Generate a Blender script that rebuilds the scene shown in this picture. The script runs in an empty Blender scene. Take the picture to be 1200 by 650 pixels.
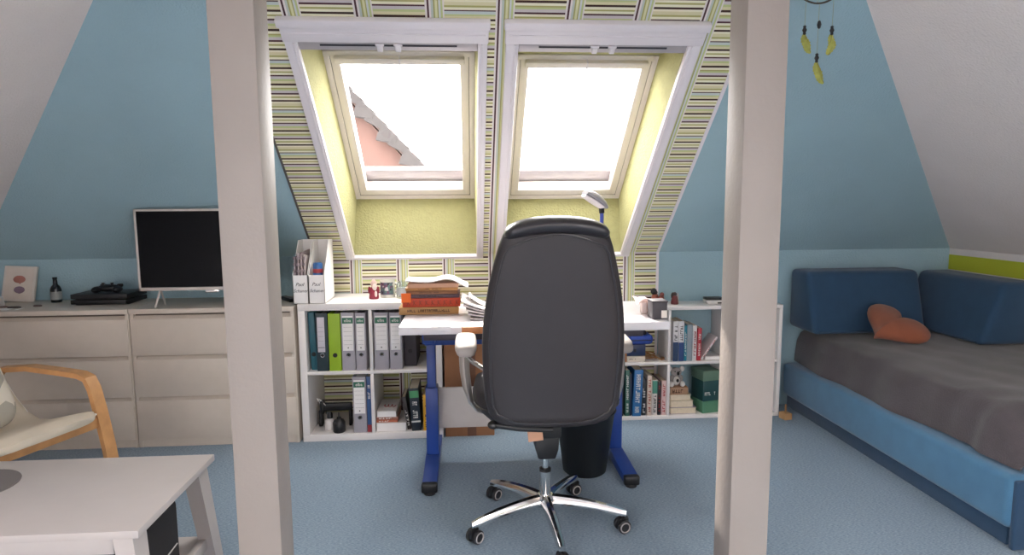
import bpy, bmesh, math, random
from mathutils import Vector, Matrix
random.seed(7)
S = bpy.context.scene
COL = S.collection
PI = math.pi
V = Vector

# ------------------------------------------------------------------ materials
def lin(h):
    h = h.lstrip('#'); c = [int(h[i:i+2], 16)/255 for i in (0, 2, 4)]
    return tuple(x/12.92 if x <= .04045 else ((x+.055)/1.055)**2.4 for x in c) + (1,)

def nt(m):
    m.use_nodes = True
    return m.node_tree.nodes, m.node_tree.links

def mat(name, col, rough=.6, metal=0, var=.06, vscale=12, bump=0, bscale=200, spec=.5, sheen=0, coat=0, trans=0):
    m = bpy.data.materials.new(name); N, L = nt(m); b = N['Principled BSDF']
    c = lin(col)
    b.inputs['Roughness'].default_value = rough
    b.inputs['Metallic'].default_value = metal
    b.inputs['Specular IOR Level'].default_value = spec
    b.inputs['Sheen Weight'].default_value = sheen
    b.inputs['Coat Weight'].default_value = coat
    b.inputs['Transmission Weight'].default_value = trans
    tc = N.new('ShaderNodeTexCoord')
    no = N.new('ShaderNodeTexNoise'); no.inputs['Scale'].default_value = vscale; no.inputs['Detail'].default_value = 4
    L.new(tc.outputs['Object'], no.inputs['Vector'])
    r = N.new('ShaderNodeValToRGB')
    r.color_ramp.elements[0].position = .3; r.color_ramp.elements[1].position = .7
    r.color_ramp.elements[0].color = tuple(x*(1-var) for x in c[:3])+(1,)
    r.color_ramp.elements[1].color = tuple(min(1, x*(1+var)) for x in c[:3])+(1,)
    L.new(no.outputs['Fac'], r.inputs['Fac']); L.new(r.outputs['Color'], b.inputs['Base Color'])
    if bump:
        n2 = N.new('ShaderNodeTexNoise'); n2.inputs['Scale'].default_value = bscale; n2.inputs['Detail'].default_value = 3
        L.new(tc.outputs['Object'], n2.inputs['Vector'])
        bp = N.new('ShaderNodeBump'); bp.inputs['Strength'].default_value = bump; bp.inputs['Distance'].default_value = .01
        L.new(n2.outputs['Fac'], bp.inputs['Height']); L.new(bp.outputs['Normal'], b.inputs['Normal'])
    return m

M = {}
M['blue_wall'] = mat('blue_paint', '#9ab7c2', .85, var=.03, vscale=3, bump=.35, bscale=120)
M['white_wall'] = mat('white_woodchip', '#e8dedb', .9, var=.02, vscale=4, bump=.35, bscale=110)
M['plaster'] = mat('lime_plaster', '#a5a274', .9, var=.04, vscale=30, bump=.7, bscale=90)
M['white_trim'] = mat('white_gloss_trim', '#e0dbe0', .35, var=.01)
M['winframe'] = mat('cream_window_frame', '#e4dcd8', .4, var=.02)
M['grey_seal'] = mat('grey_seal', '#5f5a58', .6)
M['dark_slot'] = mat('dark_slot', '#2b2a33', .5)
M['rail'] = mat('aluminium_rail', '#b9b4b8', .35, metal=.3)
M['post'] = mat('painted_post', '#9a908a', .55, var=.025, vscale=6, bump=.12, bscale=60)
M['white_furn'] = mat('white_foil', '#e6e1df', .35, var=.01)
M['dresser'] = mat('cream_veneer', '#cbc0b4', .5, var=.02, vscale=20)
M['shadow_gap'] = mat('inside_dark', '#6f655d', .8)
M['desk_top'] = mat('white_laminate', '#e9e6ea', .28, var=.01)
M['beech'] = mat('beech_edge', '#c07a45', .45, var=.12, vscale=25)
M['birch'] = mat('birch_wood', '#cf9a66', .45, var=.12, vscale=18)
M['blue_metal'] = mat('blue_lacquer', '#22428f', .35, var=.03)
M['black_plastic'] = mat('black_plastic', '#15161a', .45, var=.1)
M['bin'] = mat('black_bin', '#181c20', .5, var=.1)
M['leather'] = mat('black_leather', '#2d292c', .48, var=.08, vscale=8, bump=.12, bscale=350)
M['leather2'] = mat('black_leather_gloss', '#2c292d', .36, var=.08, vscale=8, bump=.1, bscale=350, coat=.25)
M['grey_leather'] = mat('grey_leather', '#a39c98', .4, var=.05, bump=.08, bscale=350)
M['chrome'] = mat('chrome', '#dcdcdc', .1, metal=1, var=.01)
M['steel'] = mat('satin_steel', '#c9c4c0', .3, metal=.85, var=.02)
M['grey_plastic'] = mat('grey_plastic', '#a9a5a6', .4)
M['tan_tag'] = mat('tan_card', '#c19277', .6)
M['sofa'] = mat('blue_microfibre', '#47789c', .85, var=.07, vscale=14, bump=.2, bscale=300, sheen=.35)
M['sofa2'] = mat('blue_microfibre_dark', '#254563', .85, var=.07, vscale=14, bump=.2, bscale=300, sheen=.2)
M['blanket'] = mat('grey_blanket', '#514a4e', .95, var=.14, vscale=9, bump=.35, bscale=160, sheen=.3)
M['pillow'] = mat('terracotta_fabric', '#96573e', .9, var=.08, bump=.2, bscale=200, sheen=.2)
M['cushion'] = mat('beige_canvas', '#d8ccba', .9, var=.04, bump=.2, bscale=250)
M['table'] = mat('white_table', '#bcb4b1', .4, var=.015)
M['paper'] = mat('white_paper', '#f1eeec', .8, var=.02)
M['cream_paper'] = mat('cream_pages', '#d9ccb4', .85, var=.06, vscale=60)
M['cardboard'] = mat('cardboard', '#9a6b4a', .8, var=.06)
M['tape'] = mat('brown_tape', '#6f4a36', .4)
M['screen'] = mat('tv_screen', '#0a0c10', .2, var=.02, spec=.12)
M['tv_frame'] = mat('silver_frame', '#c6beb8', .35, metal=.2)
M['glass'] = mat('clear_glass', '#eef4f2', .03, trans=1)
M['ink'] = mat('ink', '#1c1a1c', .6)
M['white_ink'] = mat('white_print', '#ece9e4', .6)
M['red_ink'] = mat('red_print', '#a2282a', .6)
M['gold_ink'] = mat('brown_print', '#4a2a18', .6)
_cache = {}
def colmat(h, rough=.5):
    k = (h, rough)
    if k not in _cache: _cache[k] = mat('paint_'+h[1:], h, rough, var=.05)
    return _cache[k]

def ramp_const(N, stops):
    r = N.new('ShaderNodeValToRGB'); cr = r.color_ramp; cr.interpolation = 'CONSTANT'
    tot = sum(s[0] for s in stops); pos = 0
    els = []
    for w, c in stops:
        els.append((pos/tot, lin(c))); pos += w
    cr.elements[0].position = 0; cr.elements[0].color = els[0][1]
    cr.elements[1].position = els[1][0]; cr.elements[1].color = els[1][1]
    for p, c in els[2:]:
        e = cr.elements.new(p); e.color = c
    return r

def wallpaper(name, zc, k):
    """patchwork wallpaper: blocks of horizontal stripes between bands of upright stripes"""
    m = bpy.data.materials.new(name); N, L = nt(m); b = N['Principled BSDF']; b.inputs['Roughness'].default_value = .75
    tc = N.new('ShaderNodeTexCoord'); sp = N.new('ShaderNodeSeparateXYZ'); L.new(tc.outputs['Object'], sp.inputs[0])
    def ma(op, a, bb=None):
        n = N.new('ShaderNodeMath'); n.operation = op
        for i, q in enumerate((a, bb)):
            if q is None: continue
            if isinstance(q, (int, float)): n.inputs[i].default_value = q
            else: L.new(q, n.inputs[i])
        return n.outputs[0]
    s = ma('MULTIPLY', ma('SUBTRACT', sp.outputs['Z'], zc), k)
    u = ma('DIVIDE', ma('ADD', sp.outputs['X'], .705), .2775)
    fx = ma('FRACT', u); bi = ma('FLOOR', u)
    par = ma('FRACT', ma('MULTIPLY', bi, .37))
    h = ma('FRACT', ma('ADD', ma('DIVIDE', s, .27), par))
    pur, bro, cre, oli, sand, lav, blu, grn = '#4a262e', '#371d15', '#e6e2c8', '#a8a668', '#d6cfa8', '#c8c0c2', '#c0cac6', '#bcc48c'
    hr = ramp_const(N, [(8, bro), (10, cre), (8, oli), (9, cre), (7, pur), (12, lav), (8, grn), (6, oli), (11, cre), (9, bro), (12, sand), (9, grn), (12, lav), (7, pur), (10, cre), (7, oli), (10, cre), (8, bro), (11, sand), (7, grn), (12, blu), (5, pur), (10, cre), (7, oli), (14, sand), (9, cre)])
    L.new(h, hr.inputs['Fac'])
    vr = ramp_const(N, [(8, '#ddd6d4'), (8, pur), (8, '#ddd6d4'), (9, '#b9c2bb'), (6, oli), (10, '#d5d4a8'), (5, oli), (8, '#c9cfd0'), (8, grn), (6, '#ddd6d4')])
    L.new(ma('DIVIDE', fx, .27), vr.inputs['Fac'])
    inband = ma('LESS_THAN', fx, .27)
    mx = N.new('ShaderNodeMix'); mx.data_type = 'RGBA'
    L.new(inband, mx.inputs[0]); L.new(hr.outputs[0], mx.inputs[6]); L.new(vr.outputs[0], mx.inputs[7])
    L.new(mx.outputs[2], b.inputs['Base Color'])
    return m

def carpet():
    m = bpy.data.materials.new('blue_carpet'); N, L = nt(m); b = N['Principled BSDF']
    b.inputs['Roughness'].default_value = .95; b.inputs['Specular IOR Level'].default_value = .15; b.inputs['Sheen Weight'].default_value = .2
    tc = N.new('ShaderNodeTexCoord')
    mp = N.new('ShaderNodeMapping'); mp.inputs['Scale'].default_value = (90, 260, 1); L.new(tc.outputs['Object'], mp.inputs[0])
    n1 = N.new('ShaderNodeTexNoise'); n1.inputs['Scale'].default_value = 1; n1.inputs['Detail'].default_value = 5; L.new(mp.outputs[0], n1.inputs['Vector'])
    r = N.new('ShaderNodeValToRGB'); r.color_ramp.elements[0].position = .28; r.color_ramp.elements[1].position = .72
    r.color_ramp.elements[0].color = lin('#637b90'); r.color_ramp.elements[1].color = lin('#9fb1c0')
    L.new(n1.outputs[0], r.inputs[0]); L.new(r.outputs[0], b.inputs['Base Color'])
    bp = N.new('ShaderNodeBump'); bp.inputs['Strength'].default_value = .5; bp.inputs['Distance'].default_value = .01
    L.new(n1.outputs[0], bp.inputs['Height']); L.new(bp.outputs[0], b.inputs['Normal'])
    return m
M['carpet'] = carpet()

def stripe_wall():
    m = bpy.data.materials.new('striped_knee_wall'); N, L = nt(m); b = N['Principled BSDF']; b.inputs['Roughness'].default_value = .85
    tc = N.new('ShaderNodeTexCoord'); sp = N.new('ShaderNodeSeparateXYZ'); L.new(tc.outputs['Object'], sp.inputs[0])
    r = ramp_const(N, [(.862, '#cfcac8'), (.095, '#b3ba33'), (.043, '#d8d2d0')])
    L.new(sp.outputs['Z'], r.inputs[0]); L.new(r.outputs[0], b.inputs['Base Color'])
    return m

def pane_mat():
    m = bpy.data.materials.new('window_glass'); N, L = nt(m)
    N.remove(N['Principled BSDF']); out = N['Material Output']
    t = N.new('ShaderNodeBsdfTransparent'); g = N.new('ShaderNodeBsdfGlossy'); g.inputs['Roughness'].default_value = .02
    f = N.new('ShaderNodeFresnel'); f.inputs['IOR'].default_value = 1.45
    ge = N.new('ShaderNodeNewGeometry'); iv = N.new('ShaderNodeMath'); iv.operation = 'SUBTRACT'; iv.inputs[0].default_value = 1; L.new(ge.outputs['Backfacing'], iv.inputs[1])
    mu = N.new('ShaderNodeMath'); mu.operation = 'MULTIPLY'; L.new(f.outputs[0], mu.inputs[0]); L.new(iv.outputs[0], mu.inputs[1])
    mx = N.new('ShaderNodeMixShader'); L.new(mu.outputs[0], mx.inputs[0]); L.new(t.outputs[0], mx.inputs[1]); L.new(g.outputs[0], mx.inputs[2])
    L.new(mx.outputs[0], out.inputs['Surface'])
    return m
M['pane'] = pane_mat()

# ------------------------------------------------------------------ mesh builder
class B:
    def __init__(s): s.bm = bmesh.new()
    def _add(s, bm2, T=None):
        if T is not None: bmesh.ops.transform(bm2, matrix=T, verts=bm2.verts)
        me = bpy.data.meshes.new('tmp'); bm2.to_mesh(me); bm2.free(); s.bm.from_mesh(me); bpy.data.meshes.remove(me); return s
    def box(s, x, y, z, bev=0, seg=2, T=None):
        b = bmesh.new(); bmesh.ops.create_cube(b, size=1)
        d = V((x[1]-x[0], y[1]-y[0], z[1]-z[0])); c = V(((x[0]+x[1])/2, (y[0]+y[1])/2, (z[0]+z[1])/2))
        for v in b.verts: v.co = V((v.co.x*d.x, v.co.y*d.y, v.co.z*d.z)) + c
        if bev:
            bev = min(bev, min(abs(q) for q in d)*.49)
            bmesh.ops.bevel(b, geom=b.edges[:]+b.verts[:], offset=bev, segments=seg, profile=.5, affect='EDGES')
        return s._add(b, T)
    def tube(s, pts, r, n=10, closed=False, T=None, flat=1.0):
        b = bmesh.new(); pts = [V(p) for p in pts]; k = len(pts); rings = []
        up = None
        for i, p in enumerate(pts):
            a = pts[(i-1) % k] if (closed or i) else p; c = pts[(i+1) % k] if (closed or i < k-1) else p
            t = (c-a).normalized()
            if up is None:
                up = V((0, 0, 1)) if abs(t.z) < .9 else V((1, 0, 0))
            u = (up - t*up.dot(t)).normalized(); w = t.cross(u); up = u
            rr = r[i] if isinstance(r, (list, tuple)) else r
            rings.append([b.verts.new(p + u*math.cos(2*PI*j/n)*rr + w*math.sin(2*PI*j/n)*rr*flat) for j in range(n)])
        m = k if closed else k-1
        for i in range(m):
            A, C = rings[i], rings[(i+1) % k]
            for j in range(n): b.faces.new((A[j], A[(j+1) % n], C[(j+1) % n], C[j]))
        if not closed: b.faces.new(rings[0][::-1]); b.faces.new(rings[-1])
        bmesh.ops.recalc_face_normals(b, faces=b.faces[:])
        return s._add(b, T)
    def lathe(s, prof, c=(0, 0, 0), n=24, T=None):
        b = bmesh.new(); rings = []
        for r, z in prof:
            rings.append([b.verts.new((c[0]+r*math.cos(2*PI*j/n), c[1]+r*math.sin(2*PI*j/n), c[2]+z)) for j in range(n)] if r > 1e-6 else [b.verts.new((c[0], c[1], c[2]+z))])
        for A, C in zip(rings, rings[1:]):
            for j in range(n):
                q = [A[j % len(A)], A[(j+1) % len(A)], C[(j+1) % len(C)], C[j % len(C)]]
                q2 = []
                for v in q:
                    if v not in q2: q2.append(v)
                if len(q2) > 2: b.faces.new(q2)
        for R in (rings[0], rings[-1]):
            if len(R) > 2: b.faces.new(R)
        bmesh.ops.recalc_face_normals(b, faces=b.faces[:])
        return s._add(b, T)
    def prism(s, poly, a0, a1, axis='y', bev=0, T=None):
        """poly in the two other axes in order (x,z) for y, (x,y) for z, (y,z) for x"""
        b = bmesh.new()
        def mk(p, a): return {'y': (p[0], a, p[1]), 'z': (p[0], p[1], a), 'x': (a, p[0], p[1])}[axis]
        A = [b.verts.new(mk(p, a0)) for p in poly]; C = [b.verts.new(mk(p, a1)) for p in poly]; n = len(poly)
        b.faces.new(A); b.faces.new(C)
        for i in range(n): b.faces.new((A[i], A[(i+1) % n], C[(i+1) % n], C[i]))
        bmesh.ops.recalc_face_normals(b, faces=b.faces[:])
        if bev: bmesh.ops.bevel(b, geom=b.edges[:], offset=bev, segments=2, profile=.5, affect='EDGES')
        return s._add(b, T)
    def loft(s, rings, cap=True, closed=True, T=None):
        b = bmesh.new(); R = [[b.verts.new(p) for p in r] for r in rings]; n = len(R[0])
        for A, C in zip(R, R[1:]):
            for j in range(n if closed else n-1): b.faces.new((A[j], A[(j+1) % n], C[(j+1) % n], C[j]))
        if cap: b.faces.new(R[0]); b.faces.new(R[-1])
        bmesh.ops.recalc_face_normals(b, faces=b.faces[:])
        return s._add(b, T)
    def sheet(s, f, nu, nv, th=.001, T=None):
        """thin bent sheet with thickness: f(u,v)->point"""
        b = bmesh.new()
        g = [[b.verts.new(f(i/nu, j/nv)) for j in range(nv+1)] for i in range(nu+1)]
        for i in range(nu):
            for j in range(nv): b.faces.new((g[i][j], g[i+1][j], g[i+1][j+1], g[i][j+1]))
        bmesh.ops.recalc_face_normals(b, faces=b.faces[:])
        bmesh.ops.solidify(b, geom=b.faces[:], thickness=th)
        return s._add(b, T)
    def faces(s, polys):
        for p in polys: s.bm.faces.new([s.bm.verts.new(q) for q in p])
        return s
    def ball(s, c, r, seg=16, T=None):
        b = bmesh.new(); bmesh.ops.create_uvsphere(b, u_segments=seg, v_segments=max(6, seg//2), radius=1)
        rr = r if isinstance(r, (tuple, list)) else (r, r, r)
        for v in b.verts: v.co = V((v.co.x*rr[0]+c[0], v.co.y*rr[1]+c[1], v.co.z*rr[2]+c[2]))
        return s._add(b, T)

ORG = {}
def obj(name, b, m, parent=None, local=False, label=None, smooth=True, ang=40, kind=None):
    me = bpy.data.meshes.new(name)
    bm = b.bm if isinstance(b, B) else b
    if parent is not None and not local:
        o_ = ORG[parent]
        bmesh.ops.translate(bm, vec=-o_, verts=bm.verts)
    bm.to_mesh(me); bm.free()
    return objm(name, me, m, parent, label, smooth, ang, kind)
def objm(name, me, m, parent=None, label=None, smooth=True, ang=40, kind=None):
    if m is not None: me.materials.append(m)
    if smooth:
        me.polygons.foreach_set('use_smooth', [True]*len(me.polygons)); me.set_sharp_from_angle(angle=math.radians(ang))
    o = bpy.data.objects.new(name, me); COL.objects.link(o)
    if parent is not None: o.parent = parent; ORG[o] = ORG[parent]
    else: ORG[o] = V((0, 0, 0))
    if label: o['label'] = label
    if kind: o['kind'] = kind
    return o
def thing(name, label, cat, loc=(0, 0, 0), rot=(0, 0, 0), group=None, kind=None):
    o = bpy.data.objects.new(name, None); COL.objects.link(o); o.location = loc; o.rotation_euler = rot
    o.empty_display_size = .05
    if label: o['label'] = label
    if cat: o['category'] = cat
    if group: o['group'] = group
    if kind: o['kind'] = kind
    ORG[o] = V(loc); return o
def tag(o, label, cat, group=None):
    o['label'] = label; o['category'] = cat
    if group: o['group'] = group
    return o
def recenter(o):
    """put a one-mesh thing's origin at the base of its mesh"""
    vs = [v.co for v in o.data.vertices]; c = V(((min(v.x for v in vs)+max(v.x for v in vs))/2, (min(v.y for v in vs)+max(v.y for v in vs))/2, min(v.z for v in vs)))
    o.data.transform(Matrix.Translation(-c)); o.location = c; ORG[o] = c; return o
def struct(name, b, m, parent=None, **k):
    return obj(name, b, m, parent, kind='structure' if parent is None else None, **k)

def text(name, s, size, m, parent, T, extrude=.0004, align='CENTER', shear=0):
    cu = bpy.data.curves.new(name, 'FONT'); cu.body = s; cu.size = size; cu.extrude = extrude; cu.align_x = align; cu.align_y = 'CENTER'; cu.shear = shear
    cu.resolution_u = 2
    o = bpy.data.objects.new('tmp', cu); COL.objects.link(o)
    dg = bpy.context.evaluated_depsgraph_get(); me = bpy.data.meshes.new_from_object(o.evaluated_get(dg))
    bpy.data.objects.remove(o); bpy.data.curves.remove(cu)
    me.name = name; me.transform(T)
    return objm(name, me, m, parent, smooth=False)
FACE = Matrix.Rotation(PI/2, 4, 'X')        # text standing up, read from -Y
def marks(b, x0, x1, y, z0, z1, n, along='x', seed=1):
    """a line of small unreadable print strokes on a plane facing -Y"""
    rd = random.Random(seed)
    L0, L1 = (x0, x1) if along == 'x' else (z0, z1)
    W0, W1 = (z0, z1) if along == 'x' else (x0, x1)
    st = (L1-L0)/n
    for i in range(n):
        if rd.random() < .12: continue
        a = L0+i*st; w = st*.78; h = W1-W0
        pat = rd.randint(0, 3)
        segs = []
        if pat in (0, 1, 2): segs.append((a, a+w*.28, W0, W1))
        if pat in (0, 3): segs.append((a, a+w, W1-h*.25, W1))
        if pat in (1,): segs.append((a, a+w, W0, W0+h*.25))
        if pat in (0, 2): segs.append((a+w*.7, a+w, W0, W1)); segs.append((a, a+w, W0+h*.4, W0+h*.6))
        if pat == 3: segs.append((a+w*.35, a+w*.65, W0, W1))
        for (p, q, r_, t) in segs:
            if along == 'x': b.box((p, q), (y-.0004, y), (r_, t))
            else: b.box((r_, t), (y-.0004, y), (p, q))
    return b

# ------------------------------------------------------------------ camera (fitted to the photograph's vanishing lines)
CAM_Z = 1.3126; PIT = .1181; YAW = .0699; ROLL = .0069; F = 752.25
cy, sy, cp, sp = math.cos(YAW), math.sin(YAW), math.cos(PIT), math.sin(PIT)
fw = V((sy*cp, cy*cp, -sp)); r0 = V((cy, -sy, 0)); d0 = fw.cross(r0)
r_ = r0*math.cos(ROLL)+d0*math.sin(ROLL); d_ = -r0*math.sin(ROLL)+d0*math.cos(ROLL)
cam = bpy.data.cameras.new('camera'); co = bpy.data.objects.new('camera', cam); COL.objects.link(co)
Rm = Matrix((r_, -d_, -fw)).transposed().to_4x4()
co.matrix_world = Matrix.Translation((0, 0, CAM_Z)) @ Rm
cam.sensor_width = 36; cam.lens = F*36/1200; cam.clip_start = .02
S.camera = co

# ------------------------------------------------------------------ room shell
D, ZC, SA = 3.889, .996, .703
XL, XR = -2.811, 3.078
CS, SN = math.cos(SA), math.sin(SA)
STOP = 2.2
YT, ZT = D-STOP*CS, ZC+STOP*SN
XTL, XTR = -.927, 1.198
YB = -3.6
WX0, WX1 = -.905, 1.180
def P(x, s, n=0): return V((x, D - s*CS + n*SN, ZC + s*SN + n*CS))

H = [(-.675, .062), (.222, .946)]; HS0, HS1 = 0.0, 1.507
struct('floor', B().box((XL-.3, XR+.3), (YB-.3, D+.3), (-.12, 0)), M['carpet'])
kw = B()
kw.faces([[(XL, D, 0), (WX0, D, 0), (WX0, D, ZC), (XL, D, ZC)], [(WX1, D, 0), (XR, D, 0), (XR, D, ZC), (WX1, D, ZC)]])
struct('wall_back', kw, M['blue_wall'], smooth=False)
struct('wall_back_papered', B().faces([[(WX0, D, 0), (WX1, D, 0), (WX1, D, ZC), (WX0, D, ZC)]]), wallpaper('striped_wallpaper_wall', ZC, 1.0), smooth=False)
struct('ceiling_back', B().faces([[P(XL, 0), P(WX0, 0), P(WX0, STOP), P(XTL, STOP)], [P(WX1, 0), P(XR, 0), P(XTR, STOP), P(WX1, STOP)]]), M['blue_wall'], smooth=False)
xs = [WX0, H[0][0], H[0][1], H[1][0], H[1][1], WX1]; ss = [0, HS1, STOP]
wp = []
for i in range(5):
    for j in range(2):
        if j == 0 and i in (1, 3): continue
        wp.append([P(xs[i], ss[j]), P(xs[i+1], ss[j]), P(xs[i+1], ss[j+1]), P(xs[i], ss[j+1])])
struct('ceiling_papered', B().faces(wp), wallpaper('striped_wallpaper_slope', ZC, 1/SN), smooth=False)
struct('wall_right', B().faces([[(XR, D, 0), (XR, YB, 0), (XR, YB, ZC), (XR, D, ZC)]]), stripe_wall(), smooth=False)
struct('wall_left', B().faces([[(XL, D, 0), (XL, YB, 0), (XL, YB, ZC), (XL, D, ZC)]]), M['white_wall'], smooth=False)
FILL_SKY = (-2.9, -.8, .12, .86)     # unseen side-slope skylights added for fill light: y range and share of the slope
def side_slope(nm, xk, xt, num):
    def Q(y, u, n=0):
        sg = 1 if xk > 0 else -1; dx, dzz = xt-xk, ZT-ZC; l = math.hypot(dx, dzz)
        return (xk+dx*u+n*dzz/l*sg, y, ZC+dzz*u+n*abs(dx)/l)
    ya, yb_, ua, ub = FILL_SKY
    struct(nm, B().faces([[Q(D, 0), Q(YT, 1), Q(yb_, 1), Q(yb_, 0)], [Q(ya, 0), Q(ya, 1), Q(YB, 1), Q(YB, 0)],
        [Q(ya, 0), Q(yb_, 0), Q(yb_, ua), Q(ya, ua)], [Q(ya, ub), Q(yb_, ub), Q(yb_, 1), Q(ya, 1)]]), M['white_wall'], smooth=False)
    w = thing('window_%d' % num, None, None, Q((ya+yb_)/2, ua), kind='structure')  # unseen skylight, added to let in fill light
    c = [(ya, ua), (yb_, ua), (yb_, ub), (ya, ub)]
    obj('reveal', B().faces([[Q(*c[i]), Q(*c[(i+1) % 4]), Q(*c[(i+1) % 4], .22), Q(*c[i], .22)] for i in range(4)]), M['white_wall'], w, smooth=False)
    fr = B(); e = .06
    for (y0, y1, u0, u1) in ((ya, ya+e, ua, ub), (yb_-e, yb_, ua, ub), (ya, yb_, ua, ua+e*.5), (ya, yb_, ub-e*.5, ub)):
        p = [Q(y0, u0, .18), Q(y1, u0, .18), Q(y1, u1, .18), Q(y0, u1, .18)]; q = [Q(y0, u0, .23), Q(y1, u0, .23), Q(y1, u1, .23), Q(y0, u1, .23)]
        fr.loft([p, q])
    obj('window_frame', fr, M['winframe'], w, smooth=False)
    obj('pane', B().loft([[Q(y, u, .20) for y, u in c], [Q(y, u, .206) for y, u in c]]), M['pane'], w, smooth=False)
    return Q
QR = side_slope('ceiling_right', XR, XTR, 3)
QL = side_slope('ceiling_left', XL, XTL, 4)
struct('ceiling', B().faces([[(XTL, YT, ZT), (XTR, YT, ZT), (XTR, YB, ZT), (XTL, YB, ZT)]]), M['white_wall'], smooth=False)
# wall behind the viewer
struct('wall_front', B().faces([[(XL, YB, 0), (XR, YB, 0), (XR, YB, ZC), (XTR, YB, ZT), (XTL, YB, ZT), (XL, YB, ZC)]]), M['white_wall'], smooth=False)

# thin edge strips of the wallpaper
TS = Matrix(((1, 0, 0, 0), (0, -CS, SN, D), (0, SN, CS, ZC), (0, 0, 0, 1)))   # (x, s, n) -> world
def sbox(b, x, s, n, bev=0): return b.box(x, s, n, bev, 2, TS)
struct('trim_1', sbox(B(), (WX1-.012, WX1+.004), (0, STOP), (-.006, 0)).box((WX1-.012, WX1+.004), (D-.006, D), (.0, ZC)), M['white_trim'])
struct('trim_2', sbox(B(), (WX0-.004, WX0+.006), (0, STOP), (-.004, 0)), M['grey_seal'])

# ------------------------------------------------------------------ the two roof windows
DN = .30
def roof_window(n, hx, fx, s0, s1, tx):
    w = thing('window_%d' % n, None, None, P((hx[0]+hx[1])/2, 0), kind='structure')
    a = [P(hx[0], HS0), P(hx[1], HS0), P(hx[1], HS1), P(hx[0], HS1)]
    c = [P(fx[0], s0, DN), P(fx[1], s0, DN), P(fx[1], s1, DN), P(fx[0], s1, DN)]
    obj('reveal', B().faces([[a[i], a[(i+1) % 4], c[(i+1) % 4], c[i]] for i in range(4)]), M['plaster'], w, smooth=False)
    # casing boards round the opening
    t = B()
    for (x0, x1) in ((tx[0], hx[0]+.004), (hx[1]-.004, tx[1])):
        sbox(t, (x0, x1), (-.04, 1.60), (-.018, .01), .004)
    sbox(t, (tx[0], tx[1]), (-.042, .002), (-.02, .01), .004)
    sbox(t, (tx[0]-.004, tx[1]+.004), (HS1-.004, 1.605), (-.02, .01), .004)
    sbox(t, (tx[0]-.01, tx[1]+.01), (1.575, 1.612), (-.034, .0), .006)
    inn = B()
    for (x0, x1) in ((hx[0]-.016, hx[0]-.006), (hx[1]+.006, hx[1]+.016)): sbox(inn, (x0, x1), (-.01, 1.5), (-.023, -.015), .003)
    sbox(inn, (tx[0]+.01, tx[1]-.01), (1.54, 1.548), (-.024, -.015), .003)
    ca = obj('casing', t, M['white_trim'], w); obj('bead', inn, M['white_trim'], ca)
    obj('edge_gap', sbox(sbox(B(), (hx[0]-.002, hx[0]+.003), (0, HS1), (-.004, .012)), (hx[1]-.003, hx[1]+.002), (0, HS1), (-.004, .012)), M['grey_seal'], w)
    # blind rail across the top of the opening
    rl = obj('blind_rail', sbox(B(), (hx[0]+.004, hx[1]-.004), (HS1-.052, HS1-.006), (-.004, .03), .004), M['rail'], w)
    mid = (hx[0]+hx[1])/2
    sl = B()
    for (x0, x1) in ((hx[0]+.09, mid-.055), (mid-.02, mid+.02), (mid+.055, hx[1]-.09)): sbox(sl, (x0, x1), (HS1-.03, HS1-.022), (-.0055, .0))
    obj('slot', sl, M['dark_slot'], rl)
    for k in (-.037, .037):
        cb = sbox(B(), (mid+k-.012, mid+k+.012), (HS1-.05, HS1-.018), (-.018, 0), .005); sbox(cb, (mid+k-.018, mid+k+.018), (HS1-.024, HS1-.014), (-.014, 0), .003)
        obj('clip', cb, M['white_trim'], rl)
    # frame and sash
    def ring(b, x0, x1, sa_, sb, wd, n0, n1, bev=.004, wb=None, wt=None):
        wb = wb or wd; wt = wt or wd
        sbox(b, (x0, x0+wd), (sa_, sb), (n0, n1), bev); sbox(b, (x1-wd, x1), (sa_, sb), (n0, n1), bev)
        sbox(b, (x0+wd*.5, x1-wd*.5), (sa_, sa_+wb), (n0, n1), bev); sbox(b, (x0+wd*.5, x1-wd*.5), (sb-wt, sb), (n0, n1), bev); return b
    f = obj('window_frame', ring(B(), fx[0]-.004, fx[1]+.004, s0-.004, s1+.004, .03, DN-.014, DN+.08), M['winframe'], w)
    obj('gap', ring(B(), fx[0]+.02, fx[1]-.02, s0+.026, s1-.02, .008, DN-.006, DN+.05, 0), M['grey_seal'], f)
    sx = (fx[0]+.028, fx[1]-.028)
    sa_ = obj('sash', ring(B(), sx[0], sx[1], s0+.032, s1-.02, .042, DN-.012, DN+.06, .005, .046, .05), M['winframe'], w)
    bar = B(); sbox(bar, (sx[0]+.02, sx[1]-.02), (s1-.052, s1-.018), (DN-.04, DN-.01), .006)
    hb = obj('vent_bar', bar, M['winframe'], w)
    obj('bar_joint', sbox(B(), ((sx[0]+sx[1])/2-.004, (sx[0]+sx[1])/2+.004), (s1-.055, s1-.016), (DN-.043, DN-.01), .002), M['white_trim'], hb)
    obj('pane', sbox(B(), (sx[0]+.036, sx[1]-.036), (s0+.07, s1-.06), (DN+.02, DN+.026)), M['pane'], w)
    obj('flashing', sbox(B(), (sx[0]-.02, sx[1]+.02), (s0-.02, s0+.160), (DN+.07, DN+.10), .004), M['rail'], w)
    return w
roof_window(1, H[0], (-.656, .050), .182, 1.228, (-.722, .097))
roof_window(2, H[1], (.243, .940), .174, 1.214, (.173, .998))

# ------------------------------------------------------------------ pillars
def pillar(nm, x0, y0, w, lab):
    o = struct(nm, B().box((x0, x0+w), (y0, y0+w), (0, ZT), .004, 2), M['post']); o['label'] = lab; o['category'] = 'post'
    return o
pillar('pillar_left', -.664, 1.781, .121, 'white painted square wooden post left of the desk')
pillar('pillar_right', .786, 1.802, .121, 'white painted square wooden post between desk and blue bed')

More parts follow.
